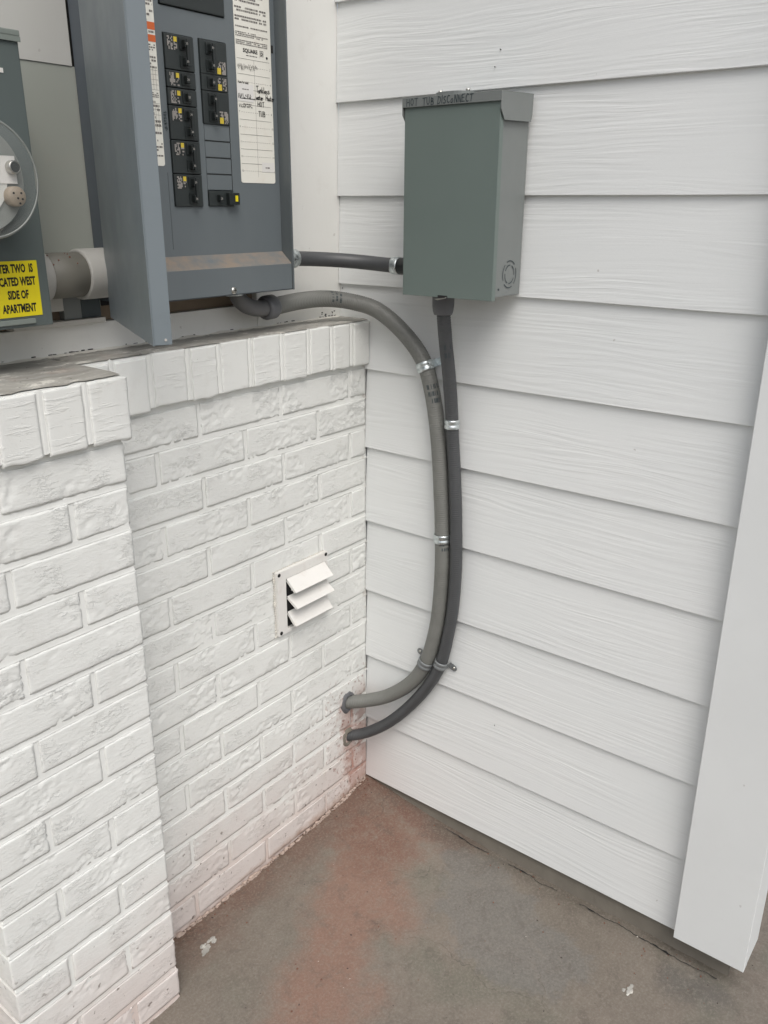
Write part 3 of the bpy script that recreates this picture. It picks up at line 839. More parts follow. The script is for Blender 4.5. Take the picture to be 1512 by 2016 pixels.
# main breaker
b = obj('main_breaker', NB(), 'black2', panel); b['_w'] = (0, 0, 0)
bmx = NB(); box(bmx, (-.4990, YD-.003, 1.6885), (-.3705, YD+.012, 1.799), bev=.0015); bmx.to_mesh(b.data); bmx.free()
bm = NB(); box(bm, (-.455, YD-.016, 1.735), (-.425, YD-.003, 1.765), bev=.002); obj('handle', bm, 'black', b)
# cover screw
bm = NB(); lathe(bm, (-.4013, -.0336, 1.2637), (0, -1, 0), [(.0062, 0), (.0060, .0012), (.0040, .0026), (.0001, .0030)], 20)
sc = obj('cover_screw', bm, 'steel', panel); sc['_w'] = (0, 0, 0)
bm = NB(); box(bm, (-.4050, -.0369, 1.2632), (-.3976, -.0362, 1.2642)); box(bm, (-.4018, -.0369, 1.2600), (-.4008, -.0362, 1.2674)); obj('screw_slot', bm, 'hole', sc)
bm = NB(); box(bm, (-.2655, YD-.0007, 1.6500), (-.2610, YD+.001, 1.6620), bev=.0003); obj('latch_slot', bm, 'hole', panel)

# paper labels
def micro(bm, x0, x1, z0, z1, y, rows, seed, mi=0, bars=.58, fill=.9):
    """rows of print too small to read, as broken word bars"""
    rd = random.Random(seed); dz = (z1-z0)/rows
    for r in range(rows):
        z = z1-dz*(r+.5); x = x0
        end = x1-(rd.random()*.4*(x1-x0) if rd.random() < .3 else 0)
        while x < end:
            w = rd.uniform(.0010, .0050); w = min(w, x1-x)
            if rd.random() < fill: quad(bm, ((x, y, z-dz*bars/2), (x+w, y, z-dz*bars/2), (x+w, y, z+dz*bars/2), (x, y, z+dz*bars/2)), mi)
            x += w+.0008
LY = YD-.0009
def rounded_sheet(bm, x0, x1, z0, z1, y, r=.004, mi=0):
    pts = []
    for cx, cz, a0 in ((x1-r, z0+r, -90), (x1-r, z1-r, 0), (x0+r, z1-r, 90), (x0+r, z0+r, 180)):
        for i in range(5): pts.append((cx+r*math.cos(R(a0+22.5*i)), y, cz+r*math.sin(R(a0+22.5*i))))
    prism(bm, pts, (0, -.0003, 0), mi)
bm = NB(); rounded_sheet(bm, -.3492, -.2668, 1.4404, 1.830, YD-.0003)
sheet = obj('circuit_schedule', bm, 'paper', panel); sheet['_w'] = (0, 0, 0)
bm = NB()
micro(bm, -.345, -.275, 1.752, 1.82, LY, 9, 3); micro(bm, -.346, -.280, 1.716, 1.748, LY, 7, 4)
micro(bm, -.347, -.276, 1.702, 1.711, LY, 2, 5); micro(bm, -.347, -.275, 1.689, 1.698, LY, 2, 6); micro(bm, -.347, -.274, 1.678, 1.684, LY, 1, 7, bars=.35)
micro(bm, -.347, -.273, 1.666, 1.674, LY, 3, 8); micro(bm, -.347, -.275, 1.654, 1.662, LY, 3, 9)
tag(obj('fine_print', bm, 'inkg', sheet), kind='stuff')
bm = NB()
text_mesh(bm, 'SQUARE', .0080, (-.3320, LY, 1.6440), UX, UZ, 0, 1.10, 'LEFT', .00030)
text_mesh(bm, 'D', .0070, (-.2918, LY, 1.6430), UX, UZ, 0, 1.10, 'LEFT', .00030)
dx, dz = -.2935, 1.6415
for a, b_ in (((dx, dz), (dx+.0085, dz+.0006)), ((dx, dz+.0078), (dx+.0085, dz+.0084)), ((dx, dz), (dx+.0006, dz+.0084)), ((dx+.0079, dz), (dx+.0085, dz+.0084))):
    quad(bm, ((a[0], LY-.0001, a[1]), (b_[0], LY-.0001, a[1]), (b_[0], LY-.0001, b_[1]), (a[0], LY-.0001, b_[1])))
micro(bm, -.325, -.293, 1.6385, 1.6405, LY, 1, 2); cyl(bm, (-.2770, LY+.0002, 1.6405), (0, -1, 0), .0022, .0003, 12)
obj('maker_name', bm, 'ink', sheet)
bm = NB(); rows_z = [1.6338-.0116*i for i in range(17)]
for i, z in enumerate(rows_z):
    if z < 1.452: break
    if i % 2 == 0: quad(bm, ((-.3468, LY, z-.00025), (-.2715, LY, z-.00025), (-.2715, LY, z+.00025), (-.3468, LY, z+.00025)))
    else:
        for k in range(13):
            x = -.3420+.0052*k; quad(bm, ((x, LY, z-.0002), (x+.0032, LY, z-.0002), (x+.0032, LY, z+.0002), (x, LY, z+.0002)))
        text_mesh(bm, str(i), .0048, (-.3476, LY, z-.0015), UX, UZ); text_mesh(bm, str(i+1), .0048, (-.2722, LY, z-.0015), UX, UZ)
quad(bm, ((-.3082, LY, 1.450), (-.3078, LY, 1.450), (-.3078, LY, 1.6338), (-.3082, LY, 1.6338)))
obj('table_lines', bm, 'inkg', sheet)
bm = NB(); quad(bm, ((-.2990, LY-.0002, 1.4590), (-.2690, LY-.0002, 1.4590), (-.2690, LY-.0002, 1.4745), (-.2990, LY-.0002, 1.4745))); obj('correction_strip', bm, 'vent', sheet)
bm = NB(); quad(bm, ((-.3500, LY-.0002, 1.5690), (-.3120, LY-.0002, 1.5690), (-.3120, LY-.0002, 1.5960), (-.3500, LY-.0002, 1.5960)))
obj('correction_strip', bm, 'vent', sheet)
bm = NB(); HY = LY-.0004
hand(bm, 'Tankless', .0090, (-.3055, HY, 1.5850), UX, UZ, .0011, adv=.48, seed=2)
hand(bm, 'water Heater', .0076, (-.3065, HY, 1.5745), UX, UZ, .0012, adv=.46, seed=3)
hand(bm, 'HOT', .0078, (-.3035, HY, 1.5640), UX, UZ, .0010, adv=.72, seed=4)
hand(bm, 'TUB', .0078, (-.3020, HY, 1.5480), UX, UZ, .0010, adv=.74, seed=5)
rd = random.Random(9)
for (x, z, n, s) in ((-.3440, 1.5965, 7, .0030), (-.3470, 1.5735, 9, .0072), (-.3450, 1.5600, 9, .0032)):
    for i in range(n):
        pts = [(i*.0034+rd.uniform(-.001, .001), rd.uniform(-.1, 1)*s) for _ in range(4)]; stroke(bm, pts, .0012, (x, HY, z), UX, UZ)
stroke(bm, [(0, 0), (.035, .0004)], .0012, (-.3440, HY, 1.5735), UX, UZ)
obj('handwriting', bm, 'ink', sheet)
bm = NB(); rd = random.Random(12); x = 0
for i in range(15):
    pts = [(i*.0030+rd.uniform(-.001, .002), rd.uniform(-.2, 1)*.0085) for _ in range(5)]; stroke(bm, pts, .0005, (-.3440, HY, 1.6180), UX, (-.10, 0, 1))
obj('pencil_note', bm, 'inkg', sheet)
micro_b = NB(); micro(micro_b, -.2905, -.2800, 1.4640, 1.4680, HY, 1, 4); micro(micro_b, -.338, -.320, 1.5865, 1.5890, HY, 1, 5); micro(micro_b, -.337, -.318, 1.5640, 1.5665, HY, 1, 6)
tag(obj('fine_print', micro_b, 'inkg', sheet), kind='stuff')

bm = NB(); rounded_sheet(bm, -.5640, -.5108, 1.4613, 1.830, YD-.0003)
warn = obj('warning_label', bm, 'paper', panel); warn['_w'] = (0, 0, 0)
bm = NB()
for z0, z1 in ((1.6508, 1.6610), (1.6345, 1.6440), (1.713, 1.722)):
    bm = NB(); quad(bm, ((-.5640, LY, z0), (-.5110, LY, z0), (-.5110, LY, z1), (-.5640, LY, z1))); obj('orange_band', bm, 'orange', warn)
bm = NB()
for z0, z1, n, s in ((1.725, 1.81, 12, 1), (1.700, 1.711, 2, 2), (1.682, 1.696, 3, 3), (1.668, 1.678, 2, 4), (1.6455, 1.6500, 1, 5), (1.622, 1.632, 3, 6), (1.598, 1.616, 4, 7), (1.558, 1.566, 3, 8), (1.506, 1.555, 9, 9), (1.482, 1.500, 4, 10), (1.470, 1.478, 2, 11)):
    micro(bm, -.560, -.513, z0, z1, LY, n, s+30, fill=.85)
for z in (1.596, 1.590, 1.583, 1.576, 1.569, 1.550, 1.542, 1.534, 1.526, 1.518):
    quad(bm, ((-.562, LY, z), (-.512, LY, z), (-.512, LY, z+.0004), (-.562, LY, z+.0004)))
for x in (-.545, -.536, -.528, -.521, -.516):
    quad(bm, ((x, LY, 1.569), (x+.0004, LY, 1.569), (x+.0004, LY, 1.600), (x, LY, 1.600)))
    quad(bm, ((x, LY, 1.512), (x+.0004, LY, 1.512), (x+.0004, LY, 1.545), (x, LY, 1.545)))
tag(obj('fine_print', bm, 'inkg', warn), kind='stuff')
bm = NB(); rd = random.Random(5)
for i in range(6):
    z = 1.5375-.0042*i
    for q in range(3): stroke(bm, [(rd.uniform(0, .006), rd.uniform(0, .003)) for _ in range(3)], .0007, (-.5065, LY, z), UX, UZ)
stroke(bm, [(0, .0035), (.004, .0035), (.0005, 0)], .0008, (-.5045, LY, 1.5125), UX, UZ)
obj('handwriting', bm, 'marker', dead)

# swung-open door
A = Vector((-.632, .0, 0)); B = Vector((-.773, -.290, 0)); dd = (B-A).normalized(); nn = Vector((dd.y, -dd.x, 0))  # nn: outer normal
if nn.dot(CP-A) < 0: nn = -nn
ZD0, ZD1 = 1.237, 1.955
def dpt(u, w, z): v = A+dd*u-nn*w; return (v.x, v.y, z)
LD = (B-A).length
bm = NB()
def dbox(u0, u1, w0, w1, z0, z1):
    vs = [bm.verts.new(dpt(u, w, z)) for z in (z0, z1) for u, w in ((u0, w0), (u1, w0), (u1, w1), (u0, w1))]
    fs = [bm.faces.new([vs[i] for i in f]) for f in ((3,2,1,0),(4,5,6,7),(0,1,5,4),(1,2,6,5),(2,3,7,6),(3,0,4,7))]
    bmesh.ops.recalc_face_normals(bm, faces=fs)
dbox(0, LD, 0, .0016, ZD0, ZD1); dbox(LD-.0016, LD-.0001, .0017, .024, ZD0+.001, ZD1-.001)
dbox(0.0002, .0016, .0017, .020, ZD0+.001, ZD1-.001); dbox(.0018, LD-.0018, .0017, .020, ZD0+.0002, ZD0+.0016); dbox(.0018, LD-.0018, .0017, .020, ZD1-.0016, ZD1-.0002)
bmesh.ops.bevel(bm, geom=[e for e in bm.edges if e.calc_length() > .5], offset=.0005, segments=2, affect='EDGES')
door = obj('door', bm, 'door', panel); tag(door, 'open grey steel door with a folded edge'); door['_w'] = (0, 0, 0)
bm = NB(); v = Vector(dpt(LD+.0004, .016, ZD0+.007)); cyl(bm, v-dd*.001, dd, .0016, .0016, 10); obj('latch_rivet', bm, 'inkp', door)

# ------------------------------------------------------------------ meter socket with its meter
MX1, MYF, MZ0, MZ1 = -.7600, -.048, 1.2425, 1.6050
socket = empty('meter_socket', (-.86, .05, 1.24), 'grey steel meter box with yellow sign and round glass meter at left edge', 'meter box')
bm = NB(); box(bm, (-.965, YU-.003, MZ0), (MX1, MYF, MZ1), bev=.0015); obj('socket_box', bm, 'meter', socket)
bm = NB(); box(bm, (-.970, YU-.003, MZ1+.0002), (MX1+.0020, MYF-.003, MZ1+.0075), bev=.0015); box(bm, (-.970, MYF-.0030, MZ1-.006), (MX1+.0020, MYF-.0008, MZ1+.0002)); obj('socket_cap', bm, 'metercap', socket)
bm = NB(); box(bm, (-.945, MYF-.004, 1.2475), (-.788, MYF-.0005, 1.2545), bev=.001); obj('hasp_bar', bm, 'metercap', socket)
bm = NB(); box(bm, (-.875, MYF-.0008, 1.5610), (-.786, MYF-.0002, 1.5665)); obj('maker_label', bm, 'vent', socket)
# yellow sign
sg = NB(); prism(sg, [(-.8950, MYF-.0002, 1.2576), (-.7752, MYF-.0002, 1.2578), (-.7745, MYF-.0002, 1.3312), (-.8945, MYF-.0002, 1.3318)], (0, -.0008, 0))
sign = obj('warning_sign', sg, 'yellow', socket); tag(sign, 'yellow sign with black capitals about meter two'); sign['_w'] = (0, 0, 0)
bm = NB(); SY = MYF-.0013
for s, z, xr in (('METER TWO  IS', 1.3165, -.7815), ('LOCATED WEST', 1.2995, -.7800), ('SIDE OF', 1.2820, -.7925), ('APARTMENT', 1.2640, -.7835)):
    text_mesh(bm, s, .0152, (xr, SY, z), UX, UZ, 0, .565, 'RIGHT', .0006)
obj('sign_lettering', bm, 'ink', sign)
# meter: mounting ring, clear cover, inner face
mc = Vector((-.8790, MYF, 1.4335)); ax = (0, -1, 0)
meter = empty('electricity_meter', tuple(mc), 'round electricity meter under a clear plastic cover, cut by left edge of photo', 'meter')
bm = NB(); lathe(bm, mc, ax, [(.0810, .0), (.0825, .003), (.0825, .014), (.0800, .018), (.0745, .019), (.0735, .010), (.060, .009)], 72); obj('mounting_ring', bm, 'gasket', meter)
bm = NB(); lathe(bm, mc, ax, [(.0770, .0192), (.0775, .0240), (.0740, .0260), (.0712, .0290), (.0704, .0860), (.0675, .0915), (.0001, .0935)], 72)
lathe(bm, mc, ax, [(.0770, .0190), (.0725, .0195), (.0695, .0285), (.0688, .0850), (.0660, .0895), (.0001, .0915)], 72)
bmesh.ops.remove_doubles(bm, verts=bm.verts, dist=1e-5); bmesh.ops.recalc_face_normals(bm, faces=bm.faces); obj('clear_cover', bm, 'clear', meter)
bm = NB(); lathe(bm, mc, ax, [(.0700, .0850), (.0708, .0868), (.0700, .0890), (.0678, .0905), (.0672, .0890), (.0690, .0860), (.0700, .0850)], 72); lathe(bm, mc, ax, [(.0712, .0285), (.0722, .0300), (.0708, .0330)], 72); obj('cover_rim', bm, 'gasket', meter)
bm = NB(); cyl(bm, mc+Vector((0, -.010, 0)), ax, .0655, .030, 64); cyl(bm, mc+Vector((0, -.0401, 0)), ax, .0640, .0240, 64); obj('inner_housing', bm, 'gasket', meter)
bm = NB(); cyl(bm, mc+Vector((-.006, -.0642, .0)), ax, .0470, .002, 64); mf = obj('face_plate', bm, 'face', meter); mf['_w'] = (0, 0, 0)
bm = NB(); fy = mc.y-.0668; box(bm, (mc.x-.026, fy-.0006, mc.z-.002), (mc.x+.022, fy+.0005, mc.z+.018)); obj('display_window', bm, 'black', mf)
bm = NB(); text_mesh(bm, '07418', .013, (mc.x-.021, fy-.0010, mc.z+.003), UX, UZ, 0, 1, 'LEFT'); obj('display_digits', bm, 'inkp', mf)
bm = NB(); box(bm, (mc.x-.04, fy-.0004, mc.z-.006), (mc.x+.0540, fy+.0008, mc.z+.026)); obj('name_plate', bm, 'vent', mf)
bm = NB(); pc = Vector((mc.x+.0480, fy-.001, mc.z+.0130)); lathe(bm, pc, ax, [(.0080, 0), (.0078, .008), (.0062, .010), (.0060, .007), (.0001, .007)], 28)
port = obj('optical_port', bm, 'steel', meter); port['_w'] = (0, 0, 0)
bm = NB(); cyl(bm, pc+Vector((0, -.0072, 0)), ax, .0060, .0024, 24); obj('port_lens', bm, 'black', port)
bm = NB(); tc = Vector((mc.x+.0455, fy+.004, mc.z-.0210)); lathe(bm, tc, ax, [(.0118, 0), (.0118, .014), (.0105, .0155), (.0001, .0155)], 28)
plug = obj('test_plug', bm, 'tan', meter); plug['_w'] = (0, 0, 0)
for a, b_ in ((-.005, .004), (.005, .004), (0, -.002), (.006, -.003), (.002, -.008)):
    bm = NB(); cyl(bm, tc+Vector((a, -.0150, b_)), ax, .0013, .0012, 10); obj('plug_hole', bm, 'hole', plug)

# big pvc nipple joining meter box and panel
nip = empty('pipe_nipple', (-.68, .03, 1.302), 'short fat dirty grey plastic pipe with white couplings between meter box and panel', 'pipe')
pc = Vector((-.757, .030, 1.3020))
bm = NB(); cyl(bm, pc+Vector((.018, 0, 0)), (1, 0, 0), .0335, .100, 48); obj('pipe', bm, 'pvcg', nip)
bm = NB(); lathe(bm, pc, (1, 0, 0), [(.0375, 0), (.0375, .034), (.0365, .0355), (.0336, .0357)], 48); obj('coupling', bm, 'pvcw', nip)
bm = NB(); lathe(bm, pc, (1, 0, 0), [(.0336, .0955), (.0375, .0958), (.0380, .0980), (.0380, .1560)], 48); obj('coupling', bm, 'pvcw', nip)
for i in range(9):
    bm = NB()
    t = random.uniform(.6, 2.4); x = pc.x+random.uniform(.03, .09)
    c = bmesh.ops.create_icosphere(bm, subdivisions=1, radius=random.uniform(.0007, .0018))
    for v in c['verts']: v.co += Vector((x, pc.y-math.cos(t-.6)*.0335, pc.z+math.sin(t)*.0330))
    obj('mud_speck', bm, 'rustdirt', nip)
# grey offcut and dark patch seen under the nipple
bm = NB(); box(bm, (-.668, YU-.004, 1.2300), (-.6365, YU+.0105, 1.2640), bev=.001); obj('wall_patch', bm, 'spaside', upper)
bm = NB(); box(bm, (-.636, YU-.003, 1.2300), (-.600, YU+.0105, 1.2640), bev=.001); obj('wall_patch', bm, 'marker', upper)
bm = NB(); box(bm, (-.7600, YU-.006, 1.2445), (-.6690, YU+.0008, 1.2700), bev=.001); obj('wall_patch', bm, 'sash', upper)
bm = NB(); box(bm, (-.760, YU-.012, 1.2215), (-.5985, YU+.0108, 1.2295), bev=.001); obj('wall_ledge', bm, 'sash', upper)

# ------------------------------------------------------------------ hot tub disconnect box
spa = empty('disconnect_box', (-.02, -.28, 1.245), 'grey-green steel disconnect box with handwritten lid mounted on the siding', 'disconnect box')
BY0, BY1 = -.1835, -.3765; BXF = -.1085; BZ0, BZ1 = 1.2465, 1.5755
bm = NB(); box(bm, (-.006, BY0-.001, BZ0+.004), (BXF+.006, BY1+.0005, BZ1), bev=.0012); body = obj('box_body', bm, 'spaside', spa); body['_w'] = (0, 0, 0)
bm = NB(); zt = BZ1-.004
box(bm, (BXF, BY0, BZ0-.001), (BXF-.0016, BY1-.0030, zt), bev=.0005)
box(bm, (BXF+.0001, BY0+.0, BZ0-.001), (BXF+.010, BY0+.0012, zt)); box(bm, (BXF+.0001, BY1-.0030, BZ0-.001), (BXF+.010, BY1-.0018, zt)); box(bm, (BXF+.0001, BY0-.0015, BZ0-.0010), (BXF+.010, BY1-.0010, BZ0+.0002))
cover = obj('front_cover', bm, 'spa', spa); cover['_w'] = (0, 0, 0)
bm = NB()
hy0, hy1 = BY0+.0035, BY1-.0065; hz = 1.5835
# sloping hood: top sheet, front lip, two ears
prism(bm, [(-.1125, hy0, hz-.0010), (-.0060, hy0, hz+.0030), (-.0060, hy0, hz+.0016), (-.1125, hy0, hz-.0024)], (0, hy1-hy0, 0))
box(bm, (-.1138, hy0, hz-.0165), (-.1126, hy1, hz-.0012), bev=.0004)
ear = [(-.1136, hz-.001), (-.1136, hz-.028), (-.1010, hz-.0445), (-.0120, hz-.0415), (-.0080, hz-.030), (-.0070, hz+.0024)]
for y, s in ((hy0, -.0012), (hy1, .0012)): prism(bm, [(x, y+.0001, z) for x, z in ear], (0, s, 0))
hood = obj('hood', bm, 'spaside', spa); hood['_w'] = (0, 0, 0)
bm = NB(); hand(bm, 'HOT TUB', .0112, (-.1142, -.1900, 1.5690), UY, UZ, .0014, adv=.78, seed=11); hand(bm, 'DISCoNNECT', .0112, (-.1142, -.2560, 1.5695), UY, UZ, .0014, adv=.68, seed=14, slant=.1)
obj('handwriting', bm, 'marker', hood)
bm = NB(); cc = Vector((-.052, -.252, hz+.0005)); n = 30
pts = [(cc.x+.026*math.cos(t)*(1), cc.y+.037*math.copysign(abs(math.sin(t))**.7, math.sin(t)), cc.z) for t in [2*math.pi*i/n for i in range(n)]]
prism(bm, pts, (0, 0, .0085)); clp = obj('hub_plate', bm, 'spaside', spa); clp['_w'] = (0, 0, 0)
for dy in (-.029, .029):
    bm = NB(); cyl(bm, (cc.x-.006, cc.y+dy, cc.z+.0086), (0, 0, 1), .0040, .0040, 14); obj('hub_screw', bm, 'steel', clp)
# knockout rings on the right side
kc = (-.0475, BY1-.0001, 1.2885)
for r, gaps_ in ((.0235, (35, 125, 215, 305)), (.0160, (75, 165, 255, 345))):
    bm = NB()
    for gi in range(4):
        a0 = gaps_[gi]+9; a1 = gaps_[(gi+1) % 4]-9
        if a1 < a0: a1 += 360
        m = 14
        for i in range(m):
            t0, t1 = R(a0+(a1-a0)*i/m), R(a0+(a1-a0)*(i+1)/m); w = .0009
            quad(bm, [(kc[0]+math.cos(t)*rr, kc[1]-.0002, kc[2]+math.sin(t)*rr) for t, rr in ((t0, r-w), (t1, r-w), (t1, r+w), (t0, r+w))])
    obj('knockout_ring', bm, 'marker', body)
bm = NB(); cyl(bm, (-.083, BY1+.0004, 1.2640), (0, -1, 0), .0018, .0012, 10); obj('pin_hole', bm, 'marker', body)
bm = NB(); box(bm, (-.075, BY0+.0, 1.3030), (-.055, BY0+.0060, 1.3160), bev=.001); obj('side_tab', bm, 'spaside', body)
bm = NB(); box(bm, (BXF-.0020, -.2640, BZ0-.0012), (BXF-.0012, -.2850, BZ0+.0028)); obj('latch_slot', bm, 'hole', cover)
bm = NB(); prism(bm, [(BXF-.0024, -.2570, BZ0-.0045), (BXF-.0024, -.2800, BZ0-.0010), (BXF-.0024, -.2840, BZ0+.0008), (BXF-.0024, -.2835, BZ0-.0016), (BXF-.0024, -.2640, BZ0-.0062)], (-.0008, 0, 0)); obj('seal_strap', bm, 'steel', cover)

# ------------------------------------------------------------------ flexible conduits
def conduit(name, pts, r, mat, label, loc, ridges=True, n=22):
    root = empty(name, loc, label, 'conduit')
    raw = catmull(pts, .0011); path = [raw[0]]          # even spacing first, then smoothing
    for q in raw[1:]:
        while (q-path[-1]).length >= .0013: path.append(path[-1]+(q-path[-1]).normalized()*.0013)
    path = smooth_path(path, 260)
    if not ridges: path = path[::4] + [path[-1]]
    rad = (lambda s, k: r+.00042*math.sin(2*math.pi*s/.0046)) if ridges else r
    bm = NB(); fr = tube(bm, path, rad, n); o = obj('hose', bm, mat, root); o['_w'] = (0, 0, 0)
    return root, o, fr
def surf_marks(bm, fr, k0, k1, r, view, rows, cols, seed, arc=1.5, fill=.6):
    """print wrapped round a hose between frame indices k0..k1, facing roughly `view`"""
    rd = random.Random(seed)
    for row in range(rows):
        ka = k0+(k1-k0)*row//rows; kb = ka+max(1, int((k1-k0)/rows*.62))
        for c in range(cols):
            if rd.random() > fill: continue
            t0 = -arc/2+arc*c/cols; t1 = t0+arc/cols*rd.uniform(.35, .85); pts = []
            for k, t in ((ka, t0), (ka, t1), (kb, t1), (kb, t0)):
                p, T, u, v = fr[min(k, len(fr)-1)]
                w = Vector(view); w = (w-T*w.dot(T)).normalized(); x = T.cross(w)
                pts.append(p+(w*math.cos(t)+x*math.sin(t))*(r+.00045))
            quad(bm, pts)
c1pts = [(-.2560, .022, 1.2195), (-.2000, .024, 1.2235), (-.1540, .024, 1.2250), (-.1080, .018, 1.2245), (-.0720, .002, 1.2200), (-.0500, -.026, 1.2130),
         (-.0360, -.0590, 1.2032), (-.0300, -.1070, 1.1746), (-.0240, -.1502, 1.1357), (-.0210, -.1748, 1.1016), (-.0200, -.1878, 1.0675), (-.0195, -.2017, 1.0143), (-.0190, -.2120, .9514), (-.0190, -.2170, .9092),
         (-.0190, -.2242, .8264), (-.0190, -.2297, .7421), (-.0190, -.2320, .6545), (-.0190, -.2278, .5605), (-.0190, -.2188, .4953), (-.0195, -.2010, .4260), (-.0200, -.1770, .3750), (-.0220, -.1500, .3380), (-.0260, -.1154, .3050), (-.0330, -.0800, .2800), (-.0460, -.0400, .2625), (-.0620, -.0060, .2530), (-.0740, .0200, .2480)]
cd1, hose1, fr1 = conduit('flexible_conduit', c1pts, .0165, 'conduit', 'thick light grey flexible conduit looping from under the breaker panel down into the brick', (-.05, -.2, .25))
view = (-.7, -.6, .4)
def near(fr, z): return min(range(len(fr)), key=lambda i: abs(fr[i][0].z-z)+(0 if fr[i][0].y < -.1 else 9))
bm = NB()
k = near(fr1, 1.045); surf_marks(bm, fr1, k-12, k+22, .0165, view, 3, 9, 1)
k = near(fr1, .720); surf_marks(bm, fr1, k-12, k+16, .0165, view, 3, 9, 2)
k = min(range(len(fr1)), key=lambda i: abs(fr1[i][0].x+.088)+(9 if fr1[i][0].y < -.04 else 0)); surf_marks(bm, fr1, k-10, k+14, .0165, view, 3, 9, 3)
tag(obj('hose_print', bm, 'marker', hose1), kind='stuff')
# elbow fitting and nut under the panel
bm = NB()
el = smooth_path(catmull([(-.340, .030, 1.262), (-.337, .027, 1.243), (-.322, .023, 1.228), (-.298, .020, 1.2205), (-.270, .021, 1.2190)], .003), 4)
tube(bm, el, .0152, 24); obj('elbow', bm, 'fittingl', cd1)
bm = NB(); lathe(bm, (-.2780, .021, 1.2190), (1, .02, .06), [(.016, 0), (.0215, .001), (.0228, .004), (.0228, .0235), (.0205, .028), (.0165, .0285)], 28); obj('compression_nut', bm, 'fitting', cd1)
bm = NB(); lathe(bm, (-.345, .030, 1.2545), (0, 0, -1), [(.001, 0), (.020, 0), (.020, .006), (.0150, .008)], 10); obj('lock_nut', bm, 'galv', cd1)

c2pts = [(-.0600, -.2437, 1.2250), (-.0595, -.2438, 1.2050), (-.0560, -.2442, 1.1877), (-.0480, -.2437, 1.1477), (-.0360, -.2445, 1.0944), (-.0240, -.2455, 1.0215), (-.0180, -.2478, .9477), (-.0165, -.2505, .9147),
         (-.0160, -.2575, .8350), (-.0160, -.2628, .7492), (-.0160, -.2655, .6628), (-.0160, -.2615, .5698), (-.0160, -.2523, .5052), (-.0165, -.2360, .4250), (-.0180, -.2060, .3590), (-.0210, -.1590, .2873), (-.0300, -.0977, .2155), (-.0460, -.0400, .1700), (-.0600, -.0060, .1550), (-.0740, .0200, .1490)]
cd2, hose2, fr2 = conduit('flexible_conduit', c2pts, .0134, 'conduitd', 'thinner dark charcoal flexible conduit running down from the disconnect box into the brick', (-.05, -.25, .15))
bm = NB(); k = near(fr2, 1.17); surf_marks(bm, fr2, k, k+40, .0134, view, 3, 6, 5, 1.1, .35); tag(obj('hose_print', bm, 'marker', hose2), kind='stuff')
bm = NB(); lathe(bm, (-.0600, -.2430, 1.2480), (0, 0, -1), [(.0150, 0), (.0212, .0008), (.0215, .006), (.0210, .024), (.0195, .034), (.0175, .040), (.0135, .0405)], 32); obj('compression_nut', bm, 'fitting', cd2)

c3pts = [(-.2520, .010, 1.3075), (-.2050, .012, 1.3070), (-.1650, .008, 1.3055), (-.1200, -.012, 1.3025), (-.0850, -.045, 1.2990), (-.0660, -.085, 1.2955), (-.0580, -.130, 1.2925), (-.0560, -.160, 1.2915), (-.0560, -.180, 1.2910)]
cd3, hose3, fr3 = conduit('flexible_conduit', c3pts, .0140, 'conduitd', 'short dark flexible conduit across the corner joining breaker panel and disconnect box', (-.15, 0, 1.29), ridges=False)
bm = NB(); lathe(bm, (-.2500, .010, 1.3075), (1, .03, 0), [(.0180, 0), (.0190, .002), (.0190, .034), (.0170, .036), (.0178, .038), (.0178, .0500), (.0150, .0530), (.0140, .0531)], 16); obj('conduit_connector', bm, 'galv', cd3)
bm = NB(); lathe(bm, (-.0570, -.1180, 1.2930), (0, -1, -.02), [(.0141, 0), (.0160, .0008), (.0166, .004), (.0166, .009), (.0158, .011), (.0168, .0125), (.0168, .0170), (.0150, .018)], 28); obj('conduit_connector', bm, 'galv', cd3)
bm = NB(); cyl(bm, (-.0565, -.1365, 1.2926), (0, -1, -.02), .0163, .0475, 24); obj('bushing', bm, 'black', cd3)

